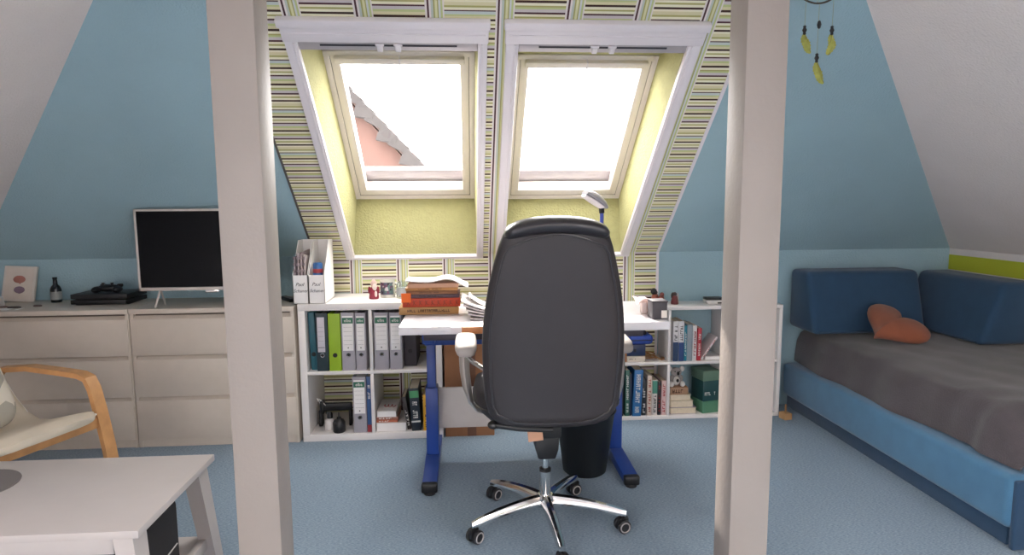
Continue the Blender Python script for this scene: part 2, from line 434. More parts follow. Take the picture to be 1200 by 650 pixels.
# ------------------------------------------------------------------ outside: neighbour house and tree
hs = thing('neighbour_house', 'hazy red tiled house roof seen through the left roof window', 'house', (-3.2, 14, -5))
M['tiles'] = mat('weathered_red_tile', '#3a2a26', .9, var=.15, vscale=3)
M['verge'] = mat('grey_verge', '#262222', .9)
M['housewall'] = mat('red_brick_gable', '#46302a', .9, var=.15, vscale=2)
gz = 3.45; gx = -2.3; slope = 1.06
obj('gable_wall', B().prism([(gx-6, -5), (gx+5.2, -5), (gx+5.2, gz-.1-5.2*slope), (gx, gz-.1), (gx-6, gz-.1-6*slope)], 12.2, 19, 'y'), M['housewall'], hs)
for sgn, ln in ((1, 5.6), (-1, 6.4)):
    b = B()
    b.prism([(gx, gz+.12), (gx+sgn*ln, gz+.12-ln*slope), (gx+sgn*ln, gz-.06-ln*slope), (gx, gz-.06)], 11.9, 19.2, 'y')
    rf = obj('roof_side', b, M['tiles'], hs)
    if sgn == 1:
        t = B()
        for k in range(26):
            x = gx+k*.2+.05; z = gz+.12-(k*.2+.05)*slope
            t.prism([(x-.03, z+.05), (x+.24, z-.17), (x+.20, z-.30), (x-.16, z-.24+.14*(k % 2))], 11.86+.01*(k % 2), 12.15, 'y')
        obj('verge_tile', t, M['verge'], rf)
tr = thing('distant_tree', 'pale distant tree top seen through the right roof window', 'tree', (5.75, 30, -5))
cr = B(); rd = random.Random(3)
for k in range(16): cr.ball((5.75+rd.uniform(-.45, .45), 30+rd.uniform(-.4, .4), 1.55+rd.uniform(-.6, .9)), rd.uniform(.2, .36), 10)
obj('crown', cr, mat('tree_green', '#4a5240', .9, var=.2), tr)
obj('trunk', B().tube([(5.75, 30, -5), (5.7, 30, -2), (5.75, 30, 1.4)], [.16, .13, .09], 8), mat('bark', '#5a4a3c', .9), tr)

# ------------------------------------------------------------------ dressers
def dresser(x0, x1, lab):
    y0, y1, z1 = 3.48, D-.008, .76
    t = thing('dresser', lab, 'dresser', ((x0+x1)/2, (y0+y1)/2, 0), group='cream three-drawer dressers')
    b = B(); b.box((x0, x0+.02), (y0+.004, y1), (0, z1-.02), .002).box((x1-.02, x1), (y0+.004, y1), (0, z1-.02), .002)
    b.box((x0, x1), (y0-.004, y1), (z1-.026, z1), .003).box((x0+.01, x1-.01), (y1-.01, y1), (.04, z1-.02))
    b.box((x0+.015, x1-.015), (y0+.012, y1-.02), (.0, .045))
    obj('body', b, M['dresser'], t)
    obj('inside', B().box((x0+.018, x1-.018), (y0+.03, y1-.015), (.046, z1-.03)), M['shadow_gap'], t)
    for za, zb in ((.508, .706), (.282, .486), (.046, .262)):
        d = B(); d.box((x0+.006, x1-.006), (y0-.002, y0+.018), (za, zb), .002)
        d.prism([(y0+.0, zb-.002), (y0+.016, zb-.002), (y0+.026, zb+.016), (y0+.02, zb+.016)], x0+.02, x1-.02, 'x')
        obj('drawer', d, M['dresser'], t)
    return t
dresser(-2.646, -1.792, 'cream three-drawer dresser behind the birch armchair')
dresser(-1.788, -.936, 'cream three-drawer dresser under the television')

# ------------------------------------------------------------------ cube shelves
def shelf(name, lab, x0, x1, y0, y1, z1, cols, oth, inner, backs=False):
    t = thing(name, lab, 'shelf', ((x0+x1)/2, (y0+y1)/2, 0))
    fr = B()
    fr.box((x0, x1), (y0, y1), (z1-oth, z1), .002).box((x0, x1), (y0, y1), (0, oth), .002)
    fr.box((x0, x0+oth), (y0, y1), (oth, z1-oth), .002).box((x1-oth, x1), (y0, y1), (oth, z1-oth), .002)
    obj('frame', fr, M['white_furn'], t)
    obj('shelf_board', B().box((x0+oth, x1-oth), (y0+.002, y1-.002), (z1/2-inner/2, z1/2+inner/2), .001), M['white_furn'], t)
    W = (x1-x0-2*oth-(cols-1)*inner)/cols
    for k in range(1, cols):
        xx = x0+oth+k*W+(k-1)*inner
        for za, zb in ((oth, z1/2-inner/2), (z1/2+inner/2, z1-oth)):
            obj('divider', B().box((xx, xx+inner), (y0+.002, y1-.002), (za, zb), .001), M['white_furn'], t)
    return t
shelf('cube_shelf', 'white four-cell cube shelf full of binders, left of the desk', -.917, -.147, 3.489, 3.879, .77, 2, .038, .018)
shelf('cube_shelf', 'low white cube shelf of books, right of the desk', .505, 1.885, 3.674, 3.88, .688, 4, .022, .016)

# ------------------------------------------------------------------ binders
def binder(x0, x1, lab, col, kind, z0, h=.318, y0=3.503, dep=.285, lean=0, cell=None):
    w = x1-x0
    t = thing('ring_binder', lab, 'binder', ((x0+x1)/2, y0, z0), (0, lean, 0), group='ring binders in the cube shelf')
    m = colmat(col, .5); hw = w/2
    c = B(); c.box((-hw, hw), (0, .004), (0, h), .0015); c.box((-hw, -hw+.003), (.002, dep), (0, h), .001); c.box((hw-.003, hw), (.002, dep), (0, h), .001)
    obj('cover', c, m, t, local=True)
    obj('papers', B().box((-hw+.006, hw-.008), (.03, dep-.01), (.006, h-.02)), M['paper'], t, local=True)
    rr = B(); T = Matrix.Translation((0, 0, h*.275)) @ FACE
    rr.tube([(.0105*math.cos(a*PI/8), .0105*math.sin(a*PI/8), .001) for a in range(16)], .0022, 6, True, T)
    ring = obj('finger_ring', rr, M['chrome' if kind != 'plain' else 'black_plastic'], t, local=True)
    obj('finger_hole', B().lathe([(0, 0), (.0098, 0), (.0098, .0012), (0, .0012)], n=20, T=Matrix.Translation((0, .0003, h*.275)) @ FACE), M['ink'], t, local=True)
    if kind == 'grey':
        lw = hw-.007
        lb = obj('label', B().box((-lw, lw), (-.0012, .001), (h*.345, h*.945), .0004), M['paper'], t, local=True)
        obj('green_header', B().box((-lw, lw), (-.0018, 0), (h*.815, h*.915)), colmat('#2f6e56'), lb, local=True)
        text('lettering', 'elba', .0235 if w > .06 else .019, M['white_ink'], lb, Matrix.Translation((0, -.0019, h*.865)) @ FACE)
        ln = B()
        for k in range(5): ln.box((-lw+.006, lw-.006), (-.0016, -.001), (h*(.45+.075*k), h*(.45+.075*k)+.0007))
        ln.lathe([(0, 0), (.0035, 0), (.0035, .0008), (0, .0008)], n=12, T=Matrix.Translation((0, -.0011, h*.395)) @ FACE)
        obj('print', ln, M['ink'], lb, local=True)
    if kind == 'pocket':
        lb = obj('label', B().box((-hw+.008, hw-.016), (-.0012, .001), (h*.33, h*.93), .0004), colmat('#c9c4cc'), t, local=True)
        ln = B().box((-hw+.010, hw-.018), (-.0018, -.001), (h*.405, h*.414))
        for k in range(4): ln.box((-hw+.013, hw-.022), (-.0016, -.001), (h*(.52+.08*k), h*(.52+.08*k)+.0008))
        obj('print', ln, M['ink'], lb, local=True)
    return t
Z2 = .3945
binder(-.864, -.830, 'narrow teal ring binder leaning at the shelf side', '#1f5a69', 'plain', Z2+.001, .322, lean=math.radians(-2), y0=3.53)
binder(-.828, -.765, 'black ring binder with a long white spine label', '#1e3038', 'pocket', Z2, .322)
binder(-.761, -.697, 'lime green ring binder', '#93b522', 'plain', Z2, .318)
binder(-.692, -.621, 'wide grey ring binder with green header, beside the lime green one', '#a7a3ab', 'grey', Z2, .322)
binder(-.616, -.560, 'slim grey ring binder with green header beside the upper divider', '#a5a1a9', 'grey', Z2, .320)
binder(-.515, -.438, 'wide grey ring binder against the divider in the upper right cell', '#a7a3ab', 'grey', Z2, .320)
binder(-.432, -.366, 'grey ring binder second in the upper right cell, next to the dark one', '#a7a3ab', 'grey', Z2, .318)
binder(-.362, -.292, 'dark ring binder at the back of the upper right cell', '#3a343a', 'plain', Z2, .315, y0=3.57, dep=.27)
binder(-.643, -.570, 'grey ring binder standing alone in the lower left cell', '#a5a1a8', 'grey', .0385, .318)

# ------------------------------------------------------------------ books
def book(lab, t_, h, d, col, loc, rot=(0, 0, 0), group=None, mk=None, mkcol='white_ink', band=None, pages_front=False, mkspan=(.12, .88), name='book', pagecol='cream_paper', seed=1):
    """upright: thickness along x, height along z, spine on the plane y=0 facing the viewer, depth to +y"""
    t = thing(name, lab, 'book', loc, rot, group)
    hw = t_/2; m = colmat(col, .45); c = B()
    if pages_front:
        c.box((-hw, hw), (d-.003, d), (0, h), .001)
    else:
        c.box((-hw, hw), (0, .003), (0, h), .0012)
    c.box((-hw, -hw+.002), (.001, d-.001), (0, h), .0006); c.box((hw-.002, hw), (.001, d-.001), (0, h), .0006)
    obj('cover', c, m, t, local=True)
    obj('pages', B().box((-hw+.0022, hw-.0022), (.004, d-.004), (.003, h-.003)), M[pagecol], t, local=True)
    if band:
        for (za, zb, cc) in band: obj('spine_band', B().box((-hw+.0003, hw-.0003), (-.0006, .001), (h*za, h*zb)), colmat(cc), t, local=True)
    if mk:
        obj('title_print', marks(B(), -hw*.5, hw*.5, -.0007, h*mkspan[0], h*mkspan[1], mk, 'z', seed), M[mkcol], t, local=True)
    return t
G1 = 'books standing in the right shelf'
# lower left cell: thin blue and red book
book('thin blue book with a red foot beside the lone binder', .024, .318, .22, '#2c4f80', (-.5555, 3.51, .0385), band=[(0, .13, '#8d2b33')], mk=8, mkspan=(.6, .85), group='books in the binder shelf')
# lower right cell of left shelf: lying stack  (rot y=90deg: thickness vertical, height along x)
RY = (0, PI/2, 0)
def lying(lab, x0, x1, y0, z0, th, d, col, group=None, **k):
    return book(lab, th, x1-x0, d, col, (x0, y0, z0+th/2), (0, PI/2, 0), group, **k)
GL = 'books lying in the lower right cell'
lying('thick white book at the bottom of the low stack', -.520, -.352, 3.505, .0385, .050, .22, '#d8d3d0', GL, pages_front=True, pagecol='paper')
lying('thin orange book in the middle of the low stack', -.520, -.402, 3.515, .0887, .014, .2, '#b8674c', GL, mk=6)
lying('brown paperback below the white book in the low stack', -.520, -.400, 3.52, .1029, .015, .2, '#9c6a58', GL, mk=5)
tb = lying('white paperback with red script on top of the low stack', -.517, -.408, 3.515, .1182, .034, .23, '#ddd8d4', GL, pages_front=True, pagecol='paper')
sc = B(); pts = []
for k in range(40):
    u = k/39; pts.append((-.0175, .10+.022*math.sin(u*19), .028+.062*u+.006*math.cos(u*19)))
sc.tube(pts, .0022, 6); obj('red_script', sc, M['red_ink'], tb, local=True)
book('dark brown paperback slanting against the low stack', .026, .165, .16, '#3a2c2c', (-.372, 3.54, .0385), (0, math.radians(12), 0), 'books in the binder shelf', mk=6) if False else None
book('dark paperback leaning beside the low stack', .022, .19, .18, '#332a2b', (-.338, 3.53, .040), (0, math.radians(-9), 0), 'books in the binder shelf', mk=6)
book('navy hardback with a green top beside the yellow book', .052, .245, .2, '#1d2836', (-.296, 3.505, .0385), (0, math.radians(-3), 0), 'books in the binder shelf', band=[(.78, .94, '#4f9a68'), (.2, .24, '#d6d8d6')], mk=8, mkcol='white_ink', mkspan=(.3, .7))
book('yellow paperback behind the blue desk leg', .044, .205, .19, '#d8a21f', (-.236, 3.505, .0385), (0, 0, 0), 'books in the binder shelf', mk=7, mkcol='ink', mkspan=(.1, .75))

# ------------------------------------------------------------------ small things in the lower left cell
t = thing('desk_clamp', 'black clamp bar lying behind the bottles in the lower left cell', 'clamp', (-.765, 3.66, .0385))
cb = B(); cb.box((-.855, -.675), (3.63, 3.66), (.125, .17), .006); cb.box((-.85, -.83), (3.62, 3.67), (.11, .185), .004)
obj('bar', cb, M['black_plastic'], t)
obj('arm', B().box((-.86, -.84), (3.62, 3.67), (.0385, .13), .004).box((-.69, -.676), (3.62, 3.67), (.0385, .13), .004), M['black_plastic'], t)
obj('cable', B().tube([(-.855, 3.65, .165), (-.87, 3.64, .2), (-.845, 3.63, .19), (-.82, 3.63, .16)], .0025, 6), M['paper'], t)
t = thing('spray_bottle', 'small white bottle with black cap in the lower left cell', 'bottle', (-.788, 3.575, .0385))
obj('bottle_body', B().lathe([(0, 0), (.026, 0), (.029, .006), (.029, .05), (.02, .062), (.013, .066), (0, .066)], (-.788, 3.575, .0385)), colmat('#d9d4d2', .35), t)
obj('cap', B().lathe([(0, .066), (.016, .066), (.016, .088), (.012, .098), (0, .098)], (-.788, 3.575, .0385)).box((-.81, -.778), (3.568, 3.582), (.128, .142), .004), M['black_plastic'], t)
t = thing('ink_bottle', 'squat black bottle with a thin stem in the lower left cell', 'bottle', (-.728, 3.53, .0385))
obj('bottle_body', B().lathe([(0, 0), (.03, 0), (.034, .006), (.034, .055), (.028, .068), (.012, .076), (.012, .084), (0, .084)], (-.728, 3.53, .0385)), M['black_plastic'], t)
obj('stem', B().tube([(-.728, 3.53, .12), (-.728, 3.53, .15)], .003, 8), M['black_plastic'], t)

# ------------------------------------------------------------------ cardboard box behind the desk
t = thing('cardboard_box', 'brown cardboard box on the floor between the two shelves', 'box', (.0, 3.66, 0))
obj('carton', B().box((-.135, .14), (3.50, 3.84), (0, .56), .003), M['cardboard'], t)
obj('tape', B().box((-.012, .038), (3.4985, 3.842), (.001, .5615), .0), M['tape'], t)
lf = B().prism([(-.13, .5), (.13, .5), (.13, .54), (-.13, .54)], 3.493, 3.499, 'y'); obj('flap', lf, M['cardboard'], t)

# ------------------------------------------------------------------ things on the left shelf
def magfile(x0, x1, lab, w1, w2):
    y0, y1, z0 = 3.496, 3.745, .7705
    t = thing('magazine_file', lab, 'magazine file', ((x0+x1)/2, (y0+y1)/2, z0), group='white magazine files')
    th = .003
    side = [(y0, z0), (y1, z0), (y1, z0+.335), (y0+.15, z0+.335), (y0, z0+.155)]
    b = B(); b.prism(side, x0, x0+th, 'x').prism(side, x1-th, x1, 'x')
    b.box((x0, x1), (y0, y0+th), (z0, z0+.155)).box((x0, x1), (y1-th, y1), (z0, z0+.335)).box((x0, x1), (y0, y1), (z0, z0+th))
    obj('case', b, M['paper'], t)
    xm = (x0+x1)/2
    text('handwriting', w1, .026, M['ink'], t, Matrix.Translation(V((xm-.004, y0-.0006, z0+.105))-ORG[t]) @ FACE, shear=.35)
    text('handwriting', w2, .024, M['ink'], t, Matrix.Translation(V((xm, y0-.0006, z0+.07))-ORG[t]) @ FACE, shear=.3)
    return t
magfile(-.937, -.857, 'white magazine file stuffed with newspapers', 'Paul', 'Schaner')
magfile(-.853, -.769, 'white magazine file holding a blue can', 'Paul', 'Schaner')
for k, (xx, hh, ww, cc) in enumerate([(-.929, .262, .012, '#a89aa2'), (-.913, .270, .010, '#cdbfc0'), (-.898, .278, .014, '#b8a8aa'), (-.878, .262, .014, '#c9bcbb')]):
    lab = ['crumpled grey newspaper leftmost in the magazine file', 'thin pale folded newspaper second in the magazine file', 'tall folded newspaper in the middle of the magazine file', 'pinkish folded newspaper beside the file\'s right wall'][k]
    t = thing('newspaper', lab, 'newspaper', (xx, 3.6, .7745), group='newspapers in the magazine file')
    b = B()
    def f(u, v, xx=xx, hh=hh, ww=ww, k=k): return (xx+ww*.35*math.sin(u*5+k)+0, 3.512+.19*u, .7745+hh*v*(1-.10*u if k % 2 else 1-.05*(1-u)))
    b.sheet(f, 8, 6, ww*.55); obj('folded_pages', b, colmat(cc, .9), t)
    bb = B()
    for q in range(7): bb.box((xx-.004, xx+.006), (3.508, 3.5095), (.80+q*.035, .815+q*.035))
    obj('print', bb, colmat('#8a7d82', .9), t)
t = thing('drink_can', 'blue and red can in the right magazine file', 'can', (-.812, 3.545, .7745))
obj('can_body', B().lathe([(0, 0), (.024, 0), (.0265, .006), (.0265, .205), (.022, .215), (0, .215)], (-.812, 3.545, .7745)), colmat('#2c5c94', .3), t)
obj('red_band', B().lathe([(.0268, .16), (.0268, .182)], (-.812, 3.545, .7745)), colmat('#a03a40', .35), t)
# santa figurine, photo mug, glass jar
def figurine(name, lab, x, y, z, h, body, head, extra=None):
    t = thing(name, lab, 'figurine', (x, y, z)); r = h*.24
    obj('robe', B().lathe([(0, 0), (r, 0), (r*1.08, h*.08), (r*.95, h*.35), (r*.7, h*.6), (0, h*.66)], (x, y, z), 20), colmat(body, .4), t)
    obj('head', B().ball((x, y-.002, z+h*.72), h*.145, 16), colmat(head, .5), t)
    return t
t = figurine('santa_figurine', 'small red and white santa figurine on the left shelf', -.529, 3.645, .7705, .108, '#8a1f35', '#d9b49a')
obj('hat', B().lathe([(.019, .08), (.017, .092), (.008, .108), (0, .112)], (-.529, 3.645, .7705), 16), colmat('#cdb0a6', .5), t)
bd = B().ball((-.522, 3.628, .838), (.013, .008, .02), 14); bd.ball((-.515, 3.622, .80), (.008, .006, .018), 12); obj('beard', bd, colmat('#e6d6cf', .7), t)
sk = B().ball((-.553, 3.64, .82), (.009, .011, .022), 12).ball((-.505, 3.64, .82), (.009, .011, .022), 12); obj('arm', sk, colmat('#8a1f35', .4), t)
t = thing('photo_mug', 'white mug printed with a photo beside the santa figurine', 'mug', (-.458, 3.70, .7705))
obj('mug_body', B().lathe([(0, 0), (.04, 0), (.042, .004), (.042, .1), (.0395, .1), (.0385, .008), (0, .008)], (-.458, 3.70, .7705), 28), colmat('#dcdcd2', .25), t)
obj('handle', B().tube([(-.42+.026*math.sin(a*PI/8), 3.70-.01*math.sin(a*PI/8), .7705+.05+.032*math.cos(a*PI/8)) for a in range(9)], .006, 8), colmat('#dcdcd2', .25), t)
pp = B(); R = .0424
pr = [[(-.458+R*math.cos(a), 3.70+R*math.sin(a), .7705+z) for a in [PI+.35+k*(PI-1.0)/10 for k in range(11)]] for z in (.018, .088)]
pp.loft(pr, False, False)
pm = bpy.data.materials.new('photo_print'); N, L = nt(pm); vo = N.new('ShaderNodeTexVoronoi'); vo.inputs['Scale'].default_value = 70
rr = ramp_const(N, [(3, '#2d3136'), (3, '#5d5f74'), (2, '#6f4a63'), (2, '#5f7a76'), (2, '#c9c4c6')]); tc = N.new('ShaderNodeTexCoord'); L.new(tc.outputs['Object'], vo.inputs['Vector'])
L.new(vo.outputs['Color'], rr.inputs[0]); L.new(rr.outputs[0], N['Principled BSDF'].inputs['Base Color'])
obj('printed_photo', pp, pm, t)
t = thing('glass_jar', 'small clear glass jar beside the photo mug', 'jar', (-.368, 3.66, .7705))
obj('jar_body', B().lathe([(0, 0), (.034, 0), (.036, .006), (.036, .075), (.03, .085), (.03, .095), (.0275, .095), (.0275, .084), (.033, .073), (.033, .008), (0, .006)], (-.368, 3.66, .7705), 24), M['glass'], t)
obj('band', B().lathe([(.0365, .02), (.0365, .06)], (-.368, 3.66, .7705), 24), colmat('#9fa3a6', .4), t)

# ------------------------------------------------------------------ right shelf contents
ZL = .0222; ZU = .3525; YF = 3.69
# upper cell left of the divider: stacked navy boxes
t = thing('cream_box', 'flat cream box on the upper board under the navy case', 'box', (1.0, 3.76, ZU))
obj('carton', B().box((.945, 1.058), (3.70, 3.84), (ZU, ZU+.034), .003), colmat('#d3c9bc'), t); obj('label', marks(B(), .96, 1.0, 3.6995, ZU+.012, ZU+.02, 7), M['ink'], t)
t = thing('amber_box', 'small amber box beside the cream box on the upper board', 'box', (.925, 3.76, ZU))
obj('carton', B().box((.9, .942), (3.695, 3.84), (ZU, ZU+.05), .003), colmat('#b0713a'), t); obj('lid', B().box((.899, .943), (3.694, 3.841), (ZU+.036, ZU+.052), .002), colmat('#a86a34'), t)
t = thing('navy_case', 'navy blue box resting on the cream box', 'box', (.99, 3.76, ZU+.0345))
obj('carton', B().box((.93, 1.058), (3.70, 3.85), (ZU+.035, ZU+.105), .004), colmat('#1f3158', .4), t); obj('clasp', B().box((.985, 1.0), (3.697, 3.701), (ZU+.06, ZU+.08), .001), M['black_plastic'], t)
t = thing('folded_bag', 'royal blue folded pouch lying on the navy box', 'pouch', (1.0, 3.75, ZU+.106))
pb = B().box((.92, 1.10), (3.68, 3.84), (ZU+.106, ZU+.165), .022, 4); obj('pouch_body', pb, colmat('#24449a', .6), t)
obj('zip', B().box((.93, 1.085), (3.678, 3.684), (ZU+.132, ZU+.137)), M['black_plastic'], t)
t = thing('folded_cloth', 'dark folded cloth on top of the blue pouch', 'cloth', (.99, 3.75, ZU+.166))
obj('cloth_body', B().box((.91, 1.06), (3.685, 3.83), (ZU+.166, ZU+.19), .01, 3).box((.915, 1.045), (3.69, 3.82), (ZU+.188, ZU+.212), .01, 3), colmat('#2a2430', .9), t)
t = thing('brown_cable', 'coiled brown cable on the upper board next to the divider', 'cable', (1.12, 3.75, ZU))
obj('coil', B().tube([(1.09+.05*math.cos(a*.5)*(1-.01*a), 3.75+.035*math.sin(a*.5), ZU+.006+.0012*a) for a in range(30)] + [(1.16, 3.70, ZU+.008), (1.18, 3.74, ZU+.006)], .004, 8), colmat('#94683c'), t)
obj('plug', B().box((1.165, 1.185), (3.73, 3.755), (ZU+.001, ZU+.016), .003), colmat('#7a5632'), t)
# books in the lower cell left of the divider (widths from the photograph)
bk = [('black book furthest left beside the desk leg', .885, .925, .25, '#26262b', 'white_ink', 9, None),
      ('thin green book left of the big blue one', .936, .962, .282, '#33665a', 'white_ink', 12, None),
      ('thin navy book tight against the big blue one', .9635, .974, .262, '#23304d', None, 0, None),
      ('thick bright blue hardback with white title', .978, 1.030, .285, '#2a6ba6', 'white_ink', 12, None),
      ('dark book between the blue and the cream books', 1.038, 1.064, .225, '#22242c', 'white_ink', 6, None),
      ('cream book with a red dotted spine', 1.070, 1.098, .246, '#d5c3b4', 'red_ink', 12, None),
      ('white book with a green upper spine', 1.101, 1.132, .217, '#d9d2cd', 'ink', 8, [(.62, .98, '#4d8f7c')]),
      ('slim black book right of the green and white one', 1.136, 1.154, .205, '#2a2329', 'red_ink', 6, None),
      ('pale pink book against the divider', 1.158, 1.186, .213, '#d8b9b6', 'red_ink', 9, None)]
for i, (lab, a, b_, h, c, mc, n, bd) in enumerate(bk):
    d = .165 if i != 3 else .175
    book(lab, b_-a, h, d, c, ((a+b_)/2, YF if i != 3 else 3.68, ZL), (0, math.radians(2.2) if i == 3 else 0, 0), G1, mk=n or None, mkcol=mc or 'ink', band=bd, seed=i+3, mkspan=(.08, .58 if bd else .92))
# upper cell right of the divider
bk = [('white and navy book first right of the divider', 1.222, 1.254, .243, '#dcdadb', 'ink', [(0, .48, '#1d3d66')]),
      ('white and navy book second right of the divider', 1.256, 1.288, .243, '#dcdadb', 'ink', [(0, .47, '#1d3d74')]),
      ('slim teal paperback with a white mark', 1.290, 1.306, .215, '#1e7f95', 'white_ink', None),
      ('grey paperback between teal and white books', 1.308, 1.340, .222, '#8f9ba3', None, None),
      ('narrow white paperback with red lettering', 1.343, 1.366, .216, '#e0dad8', 'red_ink', None),
      ('red paperback beside the leaning booklet', 1.369, 1.392, .198, '#b52a3c', 'white_ink', None)]
for i, (lab, a, b_, h, c, mc, bd) in enumerate(bk):
    book(lab, b_-a, h, .15, c, ((a+b_)/2, YF, ZU), (0, math.radians(1.5) if i == 5 else 0, 0), G1, mk=7 if mc else None, mkcol=mc or 'ink', band=bd, seed=i+20, mkspan=(.52, .9) if bd else (.15, .85))
book('thin white booklet leaning at a slant on the upper board', .012, .165, .13, '#dcd3d2', (1.402, 3.70, ZU+.005), (0, math.radians(35), 0), G1, mk=8, mkcol='red_ink', seed=40)
lying('flat white book lying under the slanted booklet', 1.425, 1.525, 3.70, ZU, .022, .14, '#ddd8d6', G1, pages_front=True, pagecol='paper')
GS = 'books in the stack under the plush koala'
lying('large mauve grey book at the bottom of the koala\'s stack', 1.216, 1.378, 3.695, ZL, .040, .16, '#9a8f9c', GS, pages_front=True, pagecol='cream_paper')
lying('cream book second from the bottom of the koala\'s stack', 1.216, 1.36, 3.70, ZL+.0405, .040, .15, '#c9bea9', GS, pages_front=True)
lying('pale tan book second from the top of the koala\'s stack', 1.216, 1.345, 3.705, ZL+.081, .037, .14, '#d5c2a4', GS, pages_front=True)
lying('brown book directly under the plush koala', 1.216, 1.328, 3.705, ZL+.1185, .043, .14, '#a98468', GS, mk=5, mkcol='gold_ink')
# koala
kx, ky, kz = 1.262, 3.75, ZL+.162
t = thing('plush_koala', 'small grey and white plush koala sitting on the lower stack of books', 'plush toy', (kx, ky, kz))
gm = mat('grey_plush', '#a8a09c', .95, bump=.5, bscale=400); wm = mat('white_plush', '#e4ded8', .95, bump=.5, bscale=400)
obj('body', B().ball((kx, ky, kz+.036), (.030, .026, .036)), gm, t)
hd = obj('head', B().ball((kx, ky-.006, kz+.088), (.034, .028, .028)), gm, t)
obj('nose', B().ball((kx+.004, ky-.035, kz+.086), (.0085, .007, .012), 12), M['ink'], hd)
for sx_ in (-1, 1):
    obj('ear', B().ball((kx+sx_*.038, ky, kz+.105), (.017, .009, .017), 12), wm, t)
    obj('eye', B().ball((kx+sx_*.014, ky-.030, kz+.096), .0035, 8), M['ink'], hd)
    obj('foot', B().ball((kx+sx_*.034, ky-.03, kz+.018), (.016, .015, .018), 12), wm, t)
    obj('arm', B().ball((kx+sx_*.03, ky-.014, kz+.05), (.011, .013, .022), 12), gm, t)
obj('belly', B().ball((kx, ky-.013, kz+.036), (.022, .018, .028), 14), wm, t); obj('heart_patch', B().ball((kx+.003, ky-.031, kz+.04), (.009, .004, .011), 10), M['ink'], t)
t = thing('game_box', 'dark teal box with pale green lid and base beside the post', 'box', (1.457, 3.77, ZL), (0, 0, math.radians(12)))
obj('box_body', B().box((-.056, .056), (-.066, .066), (.06, .21), .003), colmat('#20494c'), t, local=True)
obj('lid', B().box((-.059, .059), (-.069, .069), (.20, .262), .003), colmat('#64806e'), t, local=True)
obj('base', B().box((-.059, .059), (-.069, .069), (0, .075), .003), colmat('#508468'), t, local=True)
obj('title_print', marks(B(), -.045, .03, -.0665, .11, .13, 7), M['white_ink'], t, local=True)
# on top of the right shelf
ZT2 = .6885
t = figurine('robed_figurine', 'small dark and red figurine alone on the right shelf', 1.248, 3.76, ZT2, .085, '#6d2f34', '#3a2c2c')
obj('cloak', B().ball((1.239, 3.765, ZT2+.05), (.013, .012, .022), 12), M['ink'], t); obj('staff', B().tube([(1.268, 3.752, ZT2+.001), (1.264, 3.752, ZT2+.068)], .0025, 6), colmat('#caa89a'), t)
t = figurine('crouching_figurine', 'brown and red crouching figurine behind the pen box', 1.13, 3.77, ZT2, .10, '#8a4a3c', '#2f2424')
obj('companion', B().ball((1.165, 3.765, ZT2+.03), (.022, .02, .028), 12).ball((1.168, 3.755, ZT2+.06), .014, 12), colmat('#7a4038'), t); obj('hair', B().ball((1.122, 3.772, ZT2+.078), (.02, .018, .02), 12), M['ink'], t)
t = thing('electronic_device', 'flat white device with a dark top on the right shelf', 'device', (1.49, 3.77, ZT2))
obj('case', B().prism([(1.445, .6885), (1.545, .6885), (1.545, .712), (1.435, .712)], 3.735, 3.80, 'y', .002), colmat('#d5d2d0', .4), t)
obj('dark_top', B().box((1.437, 1.544), (3.735, 3.80), (.7105, .726), .003), M['black_plastic'], t)
obj('port', B().box((1.505, 1.54), (3.7325, 3.736), (.691, .699), .001), M['ink'], t)
t = thing('wooden_block', 'small pale wooden block on the floor at the end of the right shelf', 'block', (1.90, 3.62, 0), (0, 0, .2))
obj('block_body', B().box((-.025, .025), (-.03, .03), (0, .04), .004), colmat('#b58d62'), t, local=True); obj('peg', B().lathe([(0, .04), (.006, .04), (.006, .085), (.004, .09), (0, .09)], n=10), colmat('#8a6745'), t, local=True)

# ------------------------------------------------------------------ desk
dx0, dx1, dy0, dy1, dz = -.303, .908, 2.79, 3.40, .77
desk = thing('desk', 'white topped children\'s desk on blue metal legs under the roof windows', 'desk', (.30, 3.13, 0))
obj('desktop', B().box((dx0, dx1), (dy0, dy1), (dz-.038, dz), .004), M['desk_top'], desk)
obj('wood_edge', B().box((-.028, .55), (dy0-.006, dy0+.01), (dz-.036, dz-.004), .002), M['beech'], desk)
obj('rail_end', B().box((-.075, -.028), (dy0-.006, dy0+.01), (dz-.036, dz-.004), .002), M['white_trim'], desk)
obj('under_slab', B().box((-.20, .80), (2.84, 3.3), (dz-.075, dz-.04), .003), colmat('#3b3540'), desk)  # dark slab below the desktop
for sx_, xx in ((-1, -.185), (1, .742)):
    lg = B(); lg.box((xx-.022, xx+.022), (3.115, 3.175), (.06, .66), .004)
    lgo = obj('leg', lg, M['blue_metal'], desk)
    obj('sleeve', B().box((xx-.030, xx+.030), (3.10, 3.19), (.05, .40), .004), M['blue_metal'], lgo)
    ft = B(); ft.prism([(2.80, .012), (3.42, .012), (3.42, .045), (3.2, .062), (3.08, .062), (2.80, .05)], xx-.034, xx+.034, 'x', .004)
    fo = obj('foot', ft, M['blue_metal'], desk)
    obj('end_cap', B().box((xx-.036, xx+.036), (2.772, 2.806), (.010, .054), .008, 3), M['black_plastic'], fo)
    obj('glide', B().lathe([(0, 0), (.026, 0), (.028, .006), (.024, .012), (0, .012)], (xx, 2.795, 0), 20).lathe([(0, 0), (.026, 0), (.028, .006), (.024, .013), (0, .013)], (xx, 3.38, 0), 20), M['black_plastic'], fo)
    tp = B(); tp.box((xx-.03, xx+.03), (2.95, 3.40), (.655, .732), .004)
    obj('top_bracket', tp, M['blue_metal'], desk)
obj('crossbar', B().box((-.215, .772), (3.10, 3.16), (.615, .66), .004), M['blue_metal'], desk)
